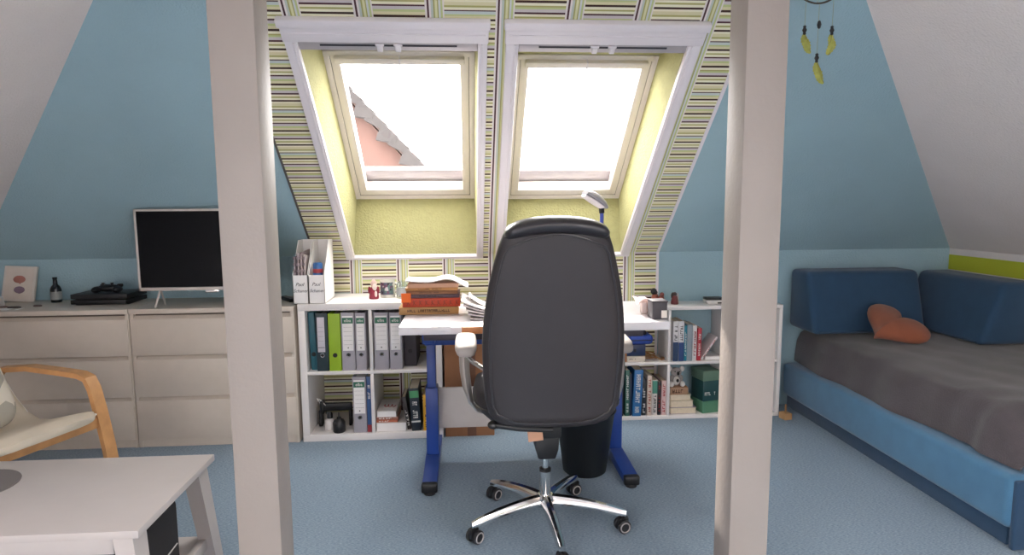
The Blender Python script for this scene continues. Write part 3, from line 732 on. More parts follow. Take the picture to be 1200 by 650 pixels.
obj('modesty_panel', B().box((-.163, .72), (3.185, 3.203), (.165, .375), .002), colmat('#cfc9c5', .5), desk)

# ------------------------------------------------------------------ on the desk
def lamp():
    t = thing('desk_lamp', 'blue armed desk lamp with a silver grey head behind the office chair', 'lamp', (.70, 3.38, .7705))
    obj('clamp_base', B().box((.675, .735), (3.32, 3.39), (.7705, .80), .006), M['blue_metal'], t)
    obj('arm', B().tube([(.703, 3.355, .795), (.706, 3.352, 1.0), (.708, 3.34, 1.21), (.706, 3.33, 1.262)], [.011, .011, .010, .010], 12), colmat('#3e51a8', .35), t)
    obj('elbow', B().tube([(.706, 3.33, 1.25), (.70, 3.32, 1.30)], [.015, .013], 12), M['black_plastic'], t)
    # head: a flat tapering shell running up to the left, with a pale diffuser below
    a = V((.722, 3.30, 1.275)); e = V((.598, 3.24, 1.350)); ax = (e-a); Lh = ax.length; ax.normalize()
    si = V((0.35, -.75, .0)); si = (si-ax*si.dot(ax)).normalized(); up = si.cross(ax); up = up if up.z > 0 else -up
    rings = []; rings2 = []
    for k, (w, hh) in enumerate([(.018, .014), (.034, .028), (.043, .034), (.046, .036), (.042, .032), (.026, .02)]):
        c = a+ax*Lh*(k/5)
        rings.append([c+si*w*math.cos(q*PI/8)+up*(hh*math.sin(q*PI/8) if math.sin(q*PI/8) > 0 else .3*hh*math.sin(q*PI/8)) for q in range(16)])
        rings2.append([c+si*w*.86*math.cos(q*PI/8)+up*(-.012+.008*math.sin(q*PI/8)) for q in range(16)])
    hd = obj('head', B().loft(rings), colmat('#8f8d95', .3), t)
    obj('diffuser', B().loft(rings2[1:]), colmat('#d9d2d6', .35), hd)
lamp()
# stack of books on the desk
GD = 'old books stacked on the desk'
bs = [('tan linen hardback with dark spine lettering at the foot of the desk stack', -.332, -.045, 3.09, .036, .2, '#b98b55'),
      ('red hardback with black ornaments in the desk stack', -.315, -.036, 3.095, .042, .19, '#c2401f'),
      ('dark purple thin book above the red hardback', -.300, -.040, 3.10, .018, .18, '#57424a'),
      ('brown leather book in the middle of the desk stack', -.296, -.048, 3.10, .016, .18, '#8a5c3a'),
      ('caramel hardback third from the top of the desk stack', -.300, -.048, 3.105, .015, .18, '#b9854f'),
      ('pinkish worn paperback just under the loose paper', -.288, -.044, 3.10, .020, .17, '#c79a7e')]
z = .7705
for i, (lab, a, b_, y, th, d, c) in enumerate(bs):
    t = thing('book', lab, 'book', ((a+b_)/2, y, z), (0, 0, math.radians([0, .6, -1, .8, -.7, 1.2][i])), GD)
    w = (b_-a)/2; m = colmat(c, .5)
    cv = B().box((-w, w), (0, .003), (0, th), .0012).box((-w, w), (.001, d), (0, .002), .0006).box((-w, w), (.001, d), (th-.002, th), .0006)
    obj('cover', cv, m, t, local=True)
    obj('pages', B().box((-w+.003, w-.003), (.004, d-.004), (.0022, th-.0022)), M['cream_paper'], t, local=True)
    if i == 0:
        obj('title_print', marks(B(), -w*.72, w*.72, -.0006, th*.32, th*.7, 20, 'x', 5), M['gold_ink'], t, local=True)
    if i == 1:
        o = B()
        for q in range(9):
            xx = -w*.85+q*w*.21
            o.tube([(xx, -.0006, th*.2), (xx+.008, -.0006, th*.5), (xx+.002, -.0006, th*.8)], .0011, 5); o.tube([(xx+.016, -.0006, th*.22), (xx, -.0006, th*.55), (xx+.018, -.0006, th*.78)], .0009, 5)
        obj('ornament', o, M['gold_ink'], t, local=True)
        obj('page_flag', B().sheet(lambda u, v: (-w-.004+.046*u, -.0045-.004*math.sin(v*1.6), .024+.045*v), 4, 5, .003), colmat('#f0702a', .7), t, local=True, label='bright orange sticky flag')
    if i in (2, 3, 4): obj('title_print', marks(B(), -w*.5, w*.4, -.0006, th*.3, th*.7, 14, 'x', 9+i), M['gold_ink' if i > 2 else 'ink'], t, local=True)
    z += th+.0006
zz = z+.0165
tag(recenter(obj('loose_paper', B().sheet(lambda u, v: (-.296+.30*u, 3.07+.19*v+.01*u, zz-.012+.020*math.exp(-((u-.66)/.2)**2)-.02*max(0, u-.78)*5-.003*v+.016*(1-u)**2), 24, 6, .006), M['paper'])), 'open white booklet lying on top of the stack of old books', 'booklet')
# fanned magazines
GM = 'magazines fanned on the desk'
labs = ['bottom magazine of the fanned pile behind the chair', 'second magazine from the bottom of the fanned pile', 'third magazine of the fanned pile, grey print', 'fourth magazine of the fanned pile, bent upward', 'top white magazine of the fanned pile, curling up']
for k in range(5):
    t = thing('magazine', labs[k], 'magazine', (.06, 3.0, .771), group=GM)
    def f(u, v, k=k):
        lift = (.006+.008*k)*(1-u)**2.2*1.0 + (.012*k*.4)*max(0, v-.5)*(1-u)
        return (.012-.010*k+.19*u, 2.90+.03*k*.3+.21*v, .7772+.0072*k+lift+.004*k*(1-u))
    obj('pages', B().sheet(f, 10, 6, .0062), colmat(['#cfc7c4', '#b7aeb0', '#d6d0cd', '#bdb3b3', '#f0ecea'][k], .7), t)
    pr = B()
    for q in range(4):
        for e in range(3):
            p = f(.12+.2*q, .02+.0*e); pr.box((p[0], p[0]+.02), (p[1]-.0012, p[1]-.0002), (p[2]-.004+.0018*e, p[2]-.0032+.0018*e))
    obj('print', pr, colmat('#5b5257', .8), t)
t = thing('curled_sheet', 'white sheet standing curled on the fanned magazines', 'paper', (.04, 3.05, .822))
cs = B().sheet(lambda u, v: (.010+.09*u+.0*v, 3.0+.13*v, .868-.045*math.sin(u*PI/2)), 10, 3, .0015); obj('sheet_body', cs, M['paper'], t)
obj('rolled_edge', B().tube([(.010, 3.0, .866), (.010, 3.13, .866)], .006, 8), M['paper'], t)
# pen box
t = thing('pen_box', 'dark grey pen box with white label on the desk corner', 'box', (.878, 2.88, .7705))
obj('box_body', B().box((.842, .912), (2.845, 2.925), (.7705, .852), .004), colmat('#47434a', .5), t)
obj('label', B().box((.884, .911), (2.8435, 2.846), (.777, .812), .001), colmat('#ece4dc'), t)
obj('lid', B().box((.84, .914), (2.843, 2.927), (.848, .856), .002), colmat('#3a363c', .5), t)
t = thing('folded_tissue', 'pale pink crumpled tissue behind the pen box', 'tissue', (.86, 3.0, .7705))
rd = random.Random(2)
obj('tissue_body', B().sheet(lambda u, v: (.80+.10*u, 2.955+.10*v, .815+.035*math.sin(u*4+v*2)+.02*math.sin(v*7)*u), 10, 10, .002), colmat('#ead2cc', .9), t); obj('stem', B().box((.83, .86), (2.985, 3.02), (.7705, .83), .008, 3), colmat('#e6d6d2', .9), t)
tag(recenter(obj('eraser', B().box((.862, .892), (3.02, 3.035), (.7705, .779), .002), M['black_plastic'])), 'tiny black eraser on the right edge of the desk', 'eraser')

# ------------------------------------------------------------------ office chair (local coords, faces +Y)
CH = thing('office_chair', 'black leather office chair with chrome star base, seen from behind', 'chair', (.302, 2.47, 0))
prof = [(.500, .10), (.506, .165), (.520, .205), (.55, .232), (.60, .245), (.70, .252), (.82, .254), (.90, .249), (.96, .241), (1.03, .229), (1.10, .213), (1.16, .196), (1.20, .182), (1.224, .168), (1.238, .14), (1.246, .09)]
def yb(z): return -.205-.10*max(0, (z-.55)/.7)
rings = []
NS = 40
for i, (z, hw) in enumerate(prof):
    hd = .052 if 1 < i < len(prof)-2 else (.038 if i in (1, len(prof)-2) else .02)
    ring = []
    for k in range(NS):
        a = 2*PI*k/NS; cx_, sx_ = math.cos(a), math.sin(a)
        x = hw*math.copysign(abs(cx_)**.62, cx_); y = hd*math.copysign(abs(sx_)**.62, sx_)
        zz_ = z + (.012*(1-(x/hw)**2) if i >= len(prof)-4 else 0)
        ring.append((x, yb(z)+y-.012*(1-(x/.26)**2)+(.0), zz_))
    rings.append(ring)
bkr = obj('backrest', B().loft(rings), M['leather'], CH, local=True, ang=60)
def backy(x, z, hw):
    q = min(1, abs(x)/hw); return yb(z)-.052*(max(0, 1-q**3.2))**.31-.012*(1-(x/.26)**2)
path = []
zs = [.53+(1.185-.53)*k/26 for k in range(27)]
def hwz(z):
    for (a, wa), (b, wb) in zip(prof, prof[1:]):
        if a <= z <= b: return wa+(wb-wa)*(z-a)/(b-a)
    return prof[-1][1]
def insx(z):
    e = min((z-.53)/.05, 1); e2 = min((1.185-z)/.05, 1)
    return (hwz(z)-.026)-.045*(1-math.sqrt(max(0, 1-(1-e)**2)))-.06*(1-math.sqrt(max(0, 1-(1-max(0, e2))**2)))
for sgn in (1, -1):
    seq = zs if sgn == 1 else zs[::-1]
    for z in seq: path.append((sgn*insx(z), backy(insx(z), z, hwz(z))-.001, z))
    x0_ = insx(zs[-1]) if sgn == 1 else insx(zs[0]); z0_ = seq[-1]
    for k in range(1, 12):
        x = sgn*x0_*(1-2*k/12); zq = z0_+(sgn*(.018 if sgn == 1 else .008))*(1-(x/x0_)**2)
        path.append((x, backy(abs(x), zq, hwz(zq))-.001, zq))
obj('piping', B().tube(path, .0042, 8, True), M['leather2'], bkr, local=True)
# headrest roll over the top edge
hr = []
for k in range(25):
    u = -1+2*k/24; x = .176*u; zc_ = 1.236-.030*abs(u)**2.4+.0; r = .030*(1-.35*abs(u)**6)
    r = r if abs(u) < 1 else .012
    hr.append([(x, yb(1.22)-.016+.066*math.cos(q*PI/9)*(1 if abs(u) < 1 else .5)-.012*(1-u*u), zc_+(.028+.0)*r/.03*math.sin(q*PI/9)*(1 if math.sin(q*PI/9) > 0 else 1.25)) for q in range(18)])
obj('headrest', B().loft(hr), M['leather2'], CH, local=True, ang=60)
# seat
sr = []
for z, w, d in [(.462, .17, .17), (.466, .205, .20), (.478, .230, .225), (.52, .272, .245), (.555, .284, .25), (.59, .276, .24), (.606, .24, .21), (.606, .12, .12)]:
    ring = []
    for k in range(NS):
        a = 2*PI*k/NS; c_, s_ = math.cos(a), math.sin(a)
        ring.append((w*math.copysign(abs(c_)**.55, c_), .045+d*math.copysign(abs(s_)**.55, s_), z-.02*max(0, s_)**3))
    sr.append(ring)
obj('seat', B().loft(sr), M['leather'], CH, local=True, ang=60)
obj('seat_welt', B().tube([(.284*math.copysign(abs(math.cos(2*PI*k/NS))**.55, math.cos(2*PI*k/NS)), .045+.25*math.copysign(abs(math.sin(2*PI*k/NS))**.55, math.sin(2*PI*k/NS)), .54-.02*max(0, math.sin(2*PI*k/NS))**3) for k in range(NS)], .005, 6, True), M['leather2'], CH, local=True)
obj('back_lever', B().tube([(-.215, -.19, .497), (-.12, -.22, .492), (.0, -.23, .487)], .012, 10).ball((-.215, -.19, .497), (.022, .02, .016), 12), M['black_plastic'], CH, local=True)
for sgn in (-1, 1):
    rg = []
    for (yy, zz_, w, h) in [(-.035, .728, .020, .012), (-.025, .733, .036, .020), (.02, .740, .043, .024), (.12, .744, .044, .024), (.21, .740, .042, .022), (.255, .732, .034, .018), (.265, .728, .02, .011)]:
        rg.append([(sgn*.312+w*math.copysign(abs(math.cos(2*PI*k/18))**.7, math.cos(2*PI*k/18)), yy, zz_+h*math.copysign(abs(math.sin(2*PI*k/18))**.7, math.sin(2*PI*k/18))) for k in range(18)])
    am = obj('armrest', B().loft(rg), M['grey_leather'], CH, local=True, ang=60)
    sup = B()
    pts = [(sgn*.318, .09, .722), (sgn*.320, .085, .68), (sgn*.318, .07, .63), (sgn*.310, .05, .57), (sgn*.297, .03, .525), (sgn*.27, .02, .49), (sgn*.19, .02, .465)]
    for p, q in zip(pts, pts[1:]): pass
    rg = []
    for i, p in enumerate(pts):
        w = [.036, .036, .034, .032, .028, .026, .026][i]; th = [.021, .021, .020, .018, .014, .011, .010][i]
        nx = V((1, 0, 0)) if i < 4 else V((.6, 0, -.8)) if i < 5 else V((.15, 0, -1))
        nx = V((nx.x*sgn, nx.y, nx.z))
        rg.append([V(p)+V((0, w*math.cos(a), 0))+nx.normalized()*th*math.sin(a) for a in [2*PI*k/12 for k in range(12)]])
    obj('support', B().loft(rg), M['steel'], am, local=True)
    obj('strut', B().tube([(sgn*.312, .05, .70), (sgn*.285, -.05, .70), (sgn*.235, -.18, .70)], .010, 10), M['chrome'], am, local=True)
mech = B().box((-.052, .052), (-.10, .13), (.40, .466), .01).prism([(-.034, .305), (.034, .305), (.046, .345), (.05, .42), (-.05, .42), (-.046, .345)], -.07, .07, 'y', .008)
obj('tilt_mechanism', mech, M['black_plastic'], CH, local=True)
obj('paper_tag', B().box((-.036, .022), (-.112, -.109), (.402, .445), .001, T=Matrix.Rotation(math.radians(-6), 4, 'Y')), M['tan_tag'], CH, local=True)
obj('gas_lift', B().lathe([(0, .22), (.0135, .22), (.0135, .31), (0, .31)], n=20), M['chrome'], CH, local=True)
ot = obj('column_tube', B().lathe([(0, .10), (.024, .10), (.0225, .235), (0, .235)], n=24), M['chrome'], CH, local=True)
obj('collar', B().lathe([(.0, .232), (.0235, .232), (.0235, .243), (.016, .246), (0, .246)], n=24), M['black_plastic'], ot, local=True)
obj('hub', B().lathe([(0, .088), (.036, .088), (.042, .10), (.04, .125), (.03, .135), (0, .135)], n=24), M['chrome'], CH, local=True)
for k in range(5):
    a = math.radians(-86+72*k); T = Matrix.Rotation(a, 4, 'Z')
    rg = []
    for i in range(9):
        u = i/8; x = .03+.295*u; zc_ = .118-.006*u-.034*u**2.2; w = .024-.008*u; h = .019-.005*u
        if i == 8: w *= .75; h *= .8
        rg.append([T @ V((x, w*y_, zc_+h*z_)) for y_, z_ in ((-1, -.9), (-.95, -.1), (-.55, .75), (0, 1.05), (.55, .75), (.95, -.1), (1, -.9), (0, -.75))])
    lg = obj('base_leg', B().loft(rg), M['chrome'], CH, local=True, ang=35)
    cx_, cy_ = .315*math.cos(a), .315*math.sin(a); ca = a+[.9, .5, -.6, 1.6, .4][k]
    Tc = Matrix.Translation((cx_, cy_, 0)) @ Matrix.Rotation(ca, 4, 'Z')
    cs_ = obj('caster', B().tube([(0, 0, .055), (0, 0, .082)], .007, 10, T=Tc).box((-.022, .02), (-.008, .008), (.022, .06), .005, T=Tc), M['black_plastic'], lg, local=True)
    for sg in (-1, 1):
        pass
    wb = B()
    for sg in (-1, 1):
        wb.lathe([(0, -.009), (.022, -.009), (.027, -.006), (.0275, .0), (.027, .006), (.022, .009), (0, .009)], n=22, T=Tc @ Matrix.Translation((-.006, sg*.0175, .0278)) @ Matrix.Rotation(PI/2, 4, 'X'))
    # wheels are joined to the caster mesh's level: one more child of the leg
    obj('wheel', wb, mat('caster_wheel', '#222226', .4) if k == 0 else bpy.data.materials['caster_wheel'], lg, local=True)
    rim = B()
    for sg in (-1, 1):
        rim.tube([Tc @ V((-.006+.019*math.cos(q*PI/10), sg*.0268, .0278+.019*math.sin(q*PI/10))) for q in range(20)], .0028, 6, True)
    obj('wheel_rim', rim, M['grey_plastic'], lg, local=True)

# ------------------------------------------------------------------ waste bin
t = thing('waste_bin', 'black plastic waste bin under the desk behind the chair', 'bin', (.56, 2.99, 0))
prf = [(0, 0), (.099, 0), (.105, .006), (.143, .30), (.148, .305), (.148, .315), (.140, .315), (.137, .30), (.100, .012), (0, .010)]
obj('bin_body', B().lathe(prf, (.56, 2.99, 0), 40), M['bin'], t); obj('rim', B().tube([(.56+.146*math.cos(a*PI/20), 2.99+.146*math.sin(a*PI/20), .31) for a in range(40)], .006, 8, True), M['bin'], t)

# ------------------------------------------------------------------ bed
bed = thing('sofa_bed', 'blue upholstered single bed along the right wall', 'bed', (2.52, 3.0, 0))
obj('base', B().box((2.0, 3.06), (2.14, 3.875), (.075, .285), .03, 4), M['sofa'], bed)
obj('plinth', B().box((2.03, 3.03), (2.17, 3.86), (0, .078), .004), M['sofa2'], bed)
obj('foot_panel', B().box((2.016, 3.058), (2.124, 2.150), (.0, .270), .010, 3), M['sofa2'], bed)  # darker fabric colour paints in the shade on the foot end
obj('mattress', B().box((2.16, 3.05), (2.30, 3.865), (.28, .478), .05, 4), M['sofa2'], bed)
rd = random.Random(11)
def blanket(u, v):
    # u across the bed from the near lower edge up and over, v along it
    y = 2.165+(3.855-2.165)*v
    a = [(.0, 2.055, .292), (.10, 2.062, .35), (.2, 2.075, .43), (.27, 2.105, .485), (.36, 2.19, .508), (.6, 2.5, .515), (1, 3.045, .515)]
    for (p, x0, z0), (q, x1, z1) in zip(a, a[1:]):
        if p <= u <= q:
            e = (u-p)/(q-p); x = x0+(x1-x0)*e; z = z0+(z1-z0)*e; break
    w = .006*math.sin(9*y+5*x)+.005*math.sin(21*y-13*x+2)+.004*math.sin(33*x+11*y)
    w += .008*math.sin(40*y+3*math.sin(9*x))*math.exp(-((v-.12)/.12)**2)
    k = 1-max(0, u-.25)*.6
    sag = .018*math.sin(v*PI*2.2+.6)
    if u < .3: x += w*.8-.012*math.sin(v*17)*(.3-u)*2; z += (sag-.008)*(1-u/.3)*.7
    else: z += w*.7*k
    foot = max(0, .10-v)/.10
    z -= (z-.30)*foot**2*.9 if v < .10 else 0
    return (x, y, max(z, .289))
bl = obj('blanket', B().sheet(blanket, 46, 70, .012), M['blanket'])
tag(recenter(bl), 'dark grey blanket spread over the blue bed', 'blanket')
def bolster(lab, poly, a0, a1, axis):
    t = thing('bolster', lab, 'cushion', (0, 0, 0), group='blue bolster cushions')
    b = B().prism(poly, a0, a1, axis)
    bm = b.bm; bmesh.ops.bevel(bm, geom=bm.edges[:], offset=.03, segments=4, profile=.5, affect='EDGES')
    zmin = min(v.co.z for v in bm.verts); c = sum((v.co for v in bm.verts), V())/len(bm.verts)
    t.location = (c.x, c.y, zmin); ORG[t] = V(t.location)
    obj('cushion_body', b, M['sofa2'], t)
    return t
t = bolster('blue wedge bolster standing against the back wall', [(3.555, .522), (3.868, .522), (3.868, .885), (3.66, .885)], 2.02, 2.715, 'x')
obj('seam', B().tube([(2.05, 3.553, .54), (2.685, 3.553, .54)], .004, 6), M['sofa2'], t)
t = bolster('blue wedge bolster standing along the right wall', [(2.745, .522), (3.058, .522), (3.058, .865), (2.86, .865)], 3.20, 3.86, 'y')
obj('seam', B().tube([(2.744, 3.23, .54), (2.744, 3.83, .54)], .004, 6), M['sofa2'], t)
# heart pillow
def heart(a):
    x = 16*math.sin(a)**3; y = 13*math.cos(a)-5*math.cos(2*a)-2*math.cos(3*a)-math.cos(4*a); return x/17, (y+2)/17
rings = []
T = Matrix.Translation((2.41, 3.44, .60)) @ Matrix.Rotation(math.radians(6), 4, 'Z') @ Matrix.Rotation(math.radians(48), 4, 'X') @ Matrix.Rotation(math.radians(38), 4, 'Z')
T = Matrix.Translation((2.37, 3.385, .600)) @ Matrix.Rotation(math.radians(28), 4, 'X') @ Matrix.Rotation(math.radians(-62), 4, 'Z')
for k in range(11):
    e = -1+2*k/10; sc_ = max(.02, (1-abs(e)**2.4))**.5; rings.append([T @ V((heart(2*PI*j/48)[0]*.185*sc_, heart(2*PI*j/48)[1]*.185*sc_, e*.055)) for j in range(48)])
hp = obj('heart_pillow', B().loft(rings), M['pillow'], ang=80)
tag(recenter(hp), 'terracotta heart shaped pillow lying on the grey blanket', 'pillow')

# ------------------------------------------------------------------ television, console and clutter on the dressers
DT = .7605
t = thing('television', 'flat television with silver frame on the dresser', 'television', (-1.38, 3.52, DT))
obj('back_shell', B().box((-1.735, -1.024), (3.509, 3.535), (.855, 1.283), .006), M['black_plastic'], t)
fr = B(); x0, x1, z0, z1 = -1.737, -1.022, .853, 1.285
fr.box((x0, x0+.012), (3.50, 3.522), (z0, z1), .002).box((x1-.012, x1), (3.50, 3.522), (z0, z1), .002).box((x0, x1), (3.50, 3.522), (z1-.012, z1), .002).box((x0, x1), (3.50, 3.522), (z0, z0+.018), .002)
obj('bezel', fr, M['tv_frame'], t)
obj('screen', B().box((x0+.011, x1-.011), (3.5035, 3.51), (z0+.017, z1-.011)), M['screen'], t)
obj('logo_badge', B().box((-1.395, -1.325), (3.498, 3.512), (.841, .855), .002).tube([(-1.39, 3.497, .847), (-1.33, 3.497, .847)], .003, 6), M['chrome'], t)
for xx in (-1.635, -1.12):
    sg = -1 if xx < -1.4 else 1
    obj('stand_foot', B().tube([(xx+sg*.018, 3.487, DT+.0055), (xx, 3.52, .86), (xx+sg*.016, 3.60, DT+.0055)], .0055, 8), M['tv_frame'], t)
t = thing('remote_control', 'black remote control on the dresser beside the magazine files', 'remote control', (-1.02, 3.70, DT), (0, 0, math.radians(35)))
obj('case', B().box((-.022, .022), (-.08, .08), (0, .018), .006, 3), M['black_plastic'], t, local=True)
for q in range(4): obj('key', B().box((-.012, .012), (-.06+.03*q, -.045+.03*q), (.017, .0195), .001), M['grey_plastic'], t, local=True)
t = thing('game_console', 'black slim game console lying on the dresser', 'console', (-2.02, 3.73, DT), (0, 0, math.radians(2)))
obj('lower_deck', B().prism([(-.155, -.085), (.14, -.10), (.165, .10), (-.14, .11)], .006, .030, 'z', .003), M['black_plastic'], t, local=True)
obj('upper_deck', B().prism([(-.15, -.092), (.15, -.105), (.165, .10), (-.14, .11)], .036, .062, 'z', .003), M['black_plastic'], t, local=True)
obj('spine', B().box((-.135, .14), (-.07, .09), (0, .04)), M['ink'], t, local=True)
t = thing('game_controller', 'black game controller resting on the console', 'controller', (-2.0, 3.71, DT+.0625))
g = B().ball((0, 0, .024), (.062, .034, .022), 20).ball((-.056, -.022, .018), (.022, .038, .018), 16).ball((.056, -.022, .018), (.022, .038, .018), 16)
obj('shell', g, M['black_plastic'], t, local=True)
for sx_ in (-1, 1):
    obj('thumbstick', B().lathe([(0, .036), (.006, .036), (.006, .05), (.011, .054), (0, .057)], (sx_*.024, -.012, 0), 14), M['ink'], t, local=True)
    obj('shoulder_button', B().box((sx_*.045-.016, sx_*.045+.016), (.02, .038), (.026, .044), .006), M['ink'], t, local=True)
t = thing('beer_bottle', 'small dark bottle with pale label on the dresser', 'bottle', (-2.335, 3.79, DT))
obj('bottle_body', B().lathe([(0, 0), (.026, 0), (.028, .004), (.028, .072), (.022, .09), (.012, .102), (.0105, .13), (.012, .134), (.012, .143), (0, .143)], (-2.335, 3.79, DT), 24), colmat('#1c2126', .15), t)
obj('label', B().lathe([(.0284, .016), (.0284, .062)], (-2.335, 3.79, DT), 24), colmat('#8f9291', .7), t)
t = thing('picture_frame', 'white picture frame with red and purple flower print leaning on the wall', 'picture', (-2.572, 3.825, DT+.001), (math.radians(-13), math.radians(3), 0))
obj('frame', B().box((-.088, .088), (-.004, .014), (0, .205), .002), colmat('#d8cfc6', .5), t, local=True)
obj('print', B().box((-.074, .074), (-.0052, -.003), (.014, .191)), colmat('#d9cdc2', .7), t, local=True)
obj('red_flower', B().ball((.0, -.0052, .128), (.034, .0012, .022), 16).ball((.006, -.0055, .124), (.007, .0014, .024), 10), colmat('#b07468'), t, local=True)
obj('purple_flower', B().ball((.006, -.0052, .068), (.03, .0012, .02), 16).ball((.008, -.0055, .06), (.012, .0014, .014), 10), colmat('#8a7486'), t, local=True)
t = thing('tablet', 'dark tablet tilted on a white stand at the dresser end', 'tablet', (-2.56, 3.60, DT))
obj('stand', B().prism([(3.545, DT), (3.66, DT), (3.65, DT+.06), (3.56, DT+.02)], -2.635, -2.525, 'x', .004), colmat('#d5cec8', .4), t)
obj('screen_slab', B().box((-.08, .055), (-.006, .006), (0, .07), .005, T=Matrix.Translation((-2.565, 3.565, DT+.024)) @ Matrix.Rotation(math.radians(-30), 4, 'X')), M['screen'], t)
for k, (nm, lab, x, y, sx_, sy_, c) in enumerate([('trinket', 'flat dark trinket lying in front of the picture frame', -2.44, 3.60, .035, .014, '#4f4846'), ('trinket', 'small brown trinket lying right of the dark one', -2.345, 3.64, .022, .012, '#6a5550'), ('trinket', 'flat rosy brown trinket near the picture frame', -2.51, 3.62, .028, .012, '#8d7570')]):
    tag(recenter(obj(nm, B().lathe([(0, 0), (1, 0), (1.05, .3), (.8, .5), (0, .45)], n=20, T=Matrix.Translation((x, y, DT)) @ Matrix.Diagonal((sx_, sy_, .016, 1))), colmat(c))), lab, 'trinket')
tag(recenter(obj('paper_sheet', B().sheet(lambda u, v: (-2.53+.15*u, 3.51+.06*v+.02*u, DT+.001+.002*math.sin(u*6)), 6, 3, .001), M['paper'])), 'white paper slip on the left dresser near the front edge', 'paper')

# ------------------------------------------------------------------ armchair (local: +x forward, +y its left side)
AC = thing('armchair', 'birch armchair with a beige cushion beside the white table', 'armchair', (-1.995, 2.715, 0), (0, 0, math.radians(-20)))
for sd in (1, -1):
    y = sd*.275
    # bent side frame: floor runner up the front leg, round the corner and back along the arm
    cl = [(-.36, .49), (-.28, .555), (-.10, .575), (.10, .568), (.20, .562), (.24, .548), (.263, .505), (.29, .40), (.32, .25), (.355, .02), (.36, .0)]
    prv = []
    for i in range(len(cl)):
        a = V((cl[max(0, i-1)][0], 0, cl[max(0, i-1)][1])); c = V((cl[min(len(cl)-1, i+1)][0], 0, cl[min(len(cl)-1, i+1)][1]))
        tt = (c-a).normalized(); nn = V((-tt.z, 0, tt.x)); p = V((cl[i][0], y, cl[i][1])); h = .0115; w = .027
        prv.append([p+nn*h+V((0, w, 0)), p+nn*h-V((0, w, 0)), p-nn*h-V((0, w, 0)), p-nn*h+V((0, w, 0))])
    obj('side_frame', B().loft(prv), M['birch'], AC, local=True, ang=30)
    rp = [(-.46, .10), (-.30, .17), (.0, .28), (.285, .385)]; rr = []
    for i in range(len(rp)):
        a = V((rp[max(0, i-1)][0], 0, rp[max(0, i-1)][1])); c = V((rp[min(3, i+1)][0], 0, rp[min(3, i+1)][1])); tt = (c-a).normalized(); nn = V((-tt.z, 0, tt.x)); p = V((rp[i][0], sd*.225, rp[i][1])); h = .022; w = .014
        rr.append([p+nn*h+V((0, w, 0)), p+nn*h-V((0, w, 0)), p-nn*h-V((0, w, 0)), p-nn*h+V((0, w, 0))])
    obj('seat_rail', B().loft(rr), M['birch'], AC, local=True, ang=30)
    obj('rear_leg', B().prism([(-.47, 0), (-.43, 0), (-.31, .53), (-.35, .53)], sd*.275-.014, sd*.275+.014, 'y', .003), M['birch'], AC, local=True)
obj('crossbar', B().box((.262, .30), (-.25, .25), (.335, .385), .006), M['birch'], AC, local=True)
cu = [(.335, .425), (.30, .428), (.20, .405), (.08, .375), (-.02, .368), (-.10, .40), (-.17, .47), (-.25, .58), (-.34, .74), (-.41, .90), (-.44, .97)]
def crv(cl, th, w):
    out = []
    for i in range(len(cl)):
        a = V((cl[max(0, i-1)][0], 0, cl[max(0, i-1)][1])); c = V((cl[min(len(cl)-1, i+1)][0], 0, cl[min(len(cl)-1, i+1)][1]))
        tt = (c-a).normalized(); nn = V((tt.z, 0, -tt.x)); p = V((cl[i][0], 0, cl[i][1]))
        if nn.z < 0 and i < 5: nn = -nn
        e = 1 if 0 < i < len(cl)-1 else .55
        pts = []
        for k in range(16):
            q = 2*PI*k/16; cc, ss_ = math.cos(q), math.sin(q)
            pts.append(p+V((0, w*e**.3*math.copysign(abs(cc)**.4, cc), 0))+(-nn)*th*.5*e*(math.copysign(abs(ss_)**.6, ss_)) - V((0, 0, 0)))
        out.append(pts)
    return out
cush = obj('cushion', B().loft(crv([(x, z-.03) for x, z in cu], .06, .242)), M['cushion'], AC, local=True, ang=50)
obj('cushion_piping', B().tube([(x-.0, .243, z-.028) for x, z in cu[1:-1]], .005, 6).tube([(x-.0, -.243, z-.028) for x, z in cu[1:-1]], .005, 6), M['paper'], cush, local=True)
# patterned pillow on the armchair
pm = bpy.data.materials.new('patterned_fabric'); N, L = nt(pm); tc = N.new('ShaderNodeTexCoord'); vo = N.new('ShaderNodeTexVoronoi'); vo.inputs['Scale'].default_value = 11; L.new(tc.outputs['Object'], vo.inputs['Vector'])
rr = ramp_const(N, [(9, '#ddd7cb'), (4, '#a8a49a'), (4, '#ddd7cb'), (3, '#8c8a80'), (2, '#c9a953'), (1, '#2d2a2a')]); L.new(vo.outputs['Color'], rr.inputs[0]); L.new(rr.outputs[0], N['Principled BSDF'].inputs['Base Color']); N['Principled BSDF'].inputs['Roughness'].default_value = .9
rings = []
for k in range(9):
    e = -1+2*k/8; s_ = max(.03, 1-abs(e)**2.2)**.5; rings.append([(.055*e, .20*s_*math.copysign(abs(math.cos(2*PI*j/40))**.45, math.cos(2*PI*j/40)), .20+.20*s_*math.copysign(abs(math.sin(2*PI*j/40))**.45, math.sin(2*PI*j/40))) for j in range(40)])
pl = obj('scatter_pillow', B().loft(rings), pm, ang=80)
pl.location = (-1.965, 2.60, .395); pl.rotation_euler = (0, math.radians(-26), math.radians(-20))
tag(pl, 'white and grey patterned scatter pillow on the armchair', 'pillow')

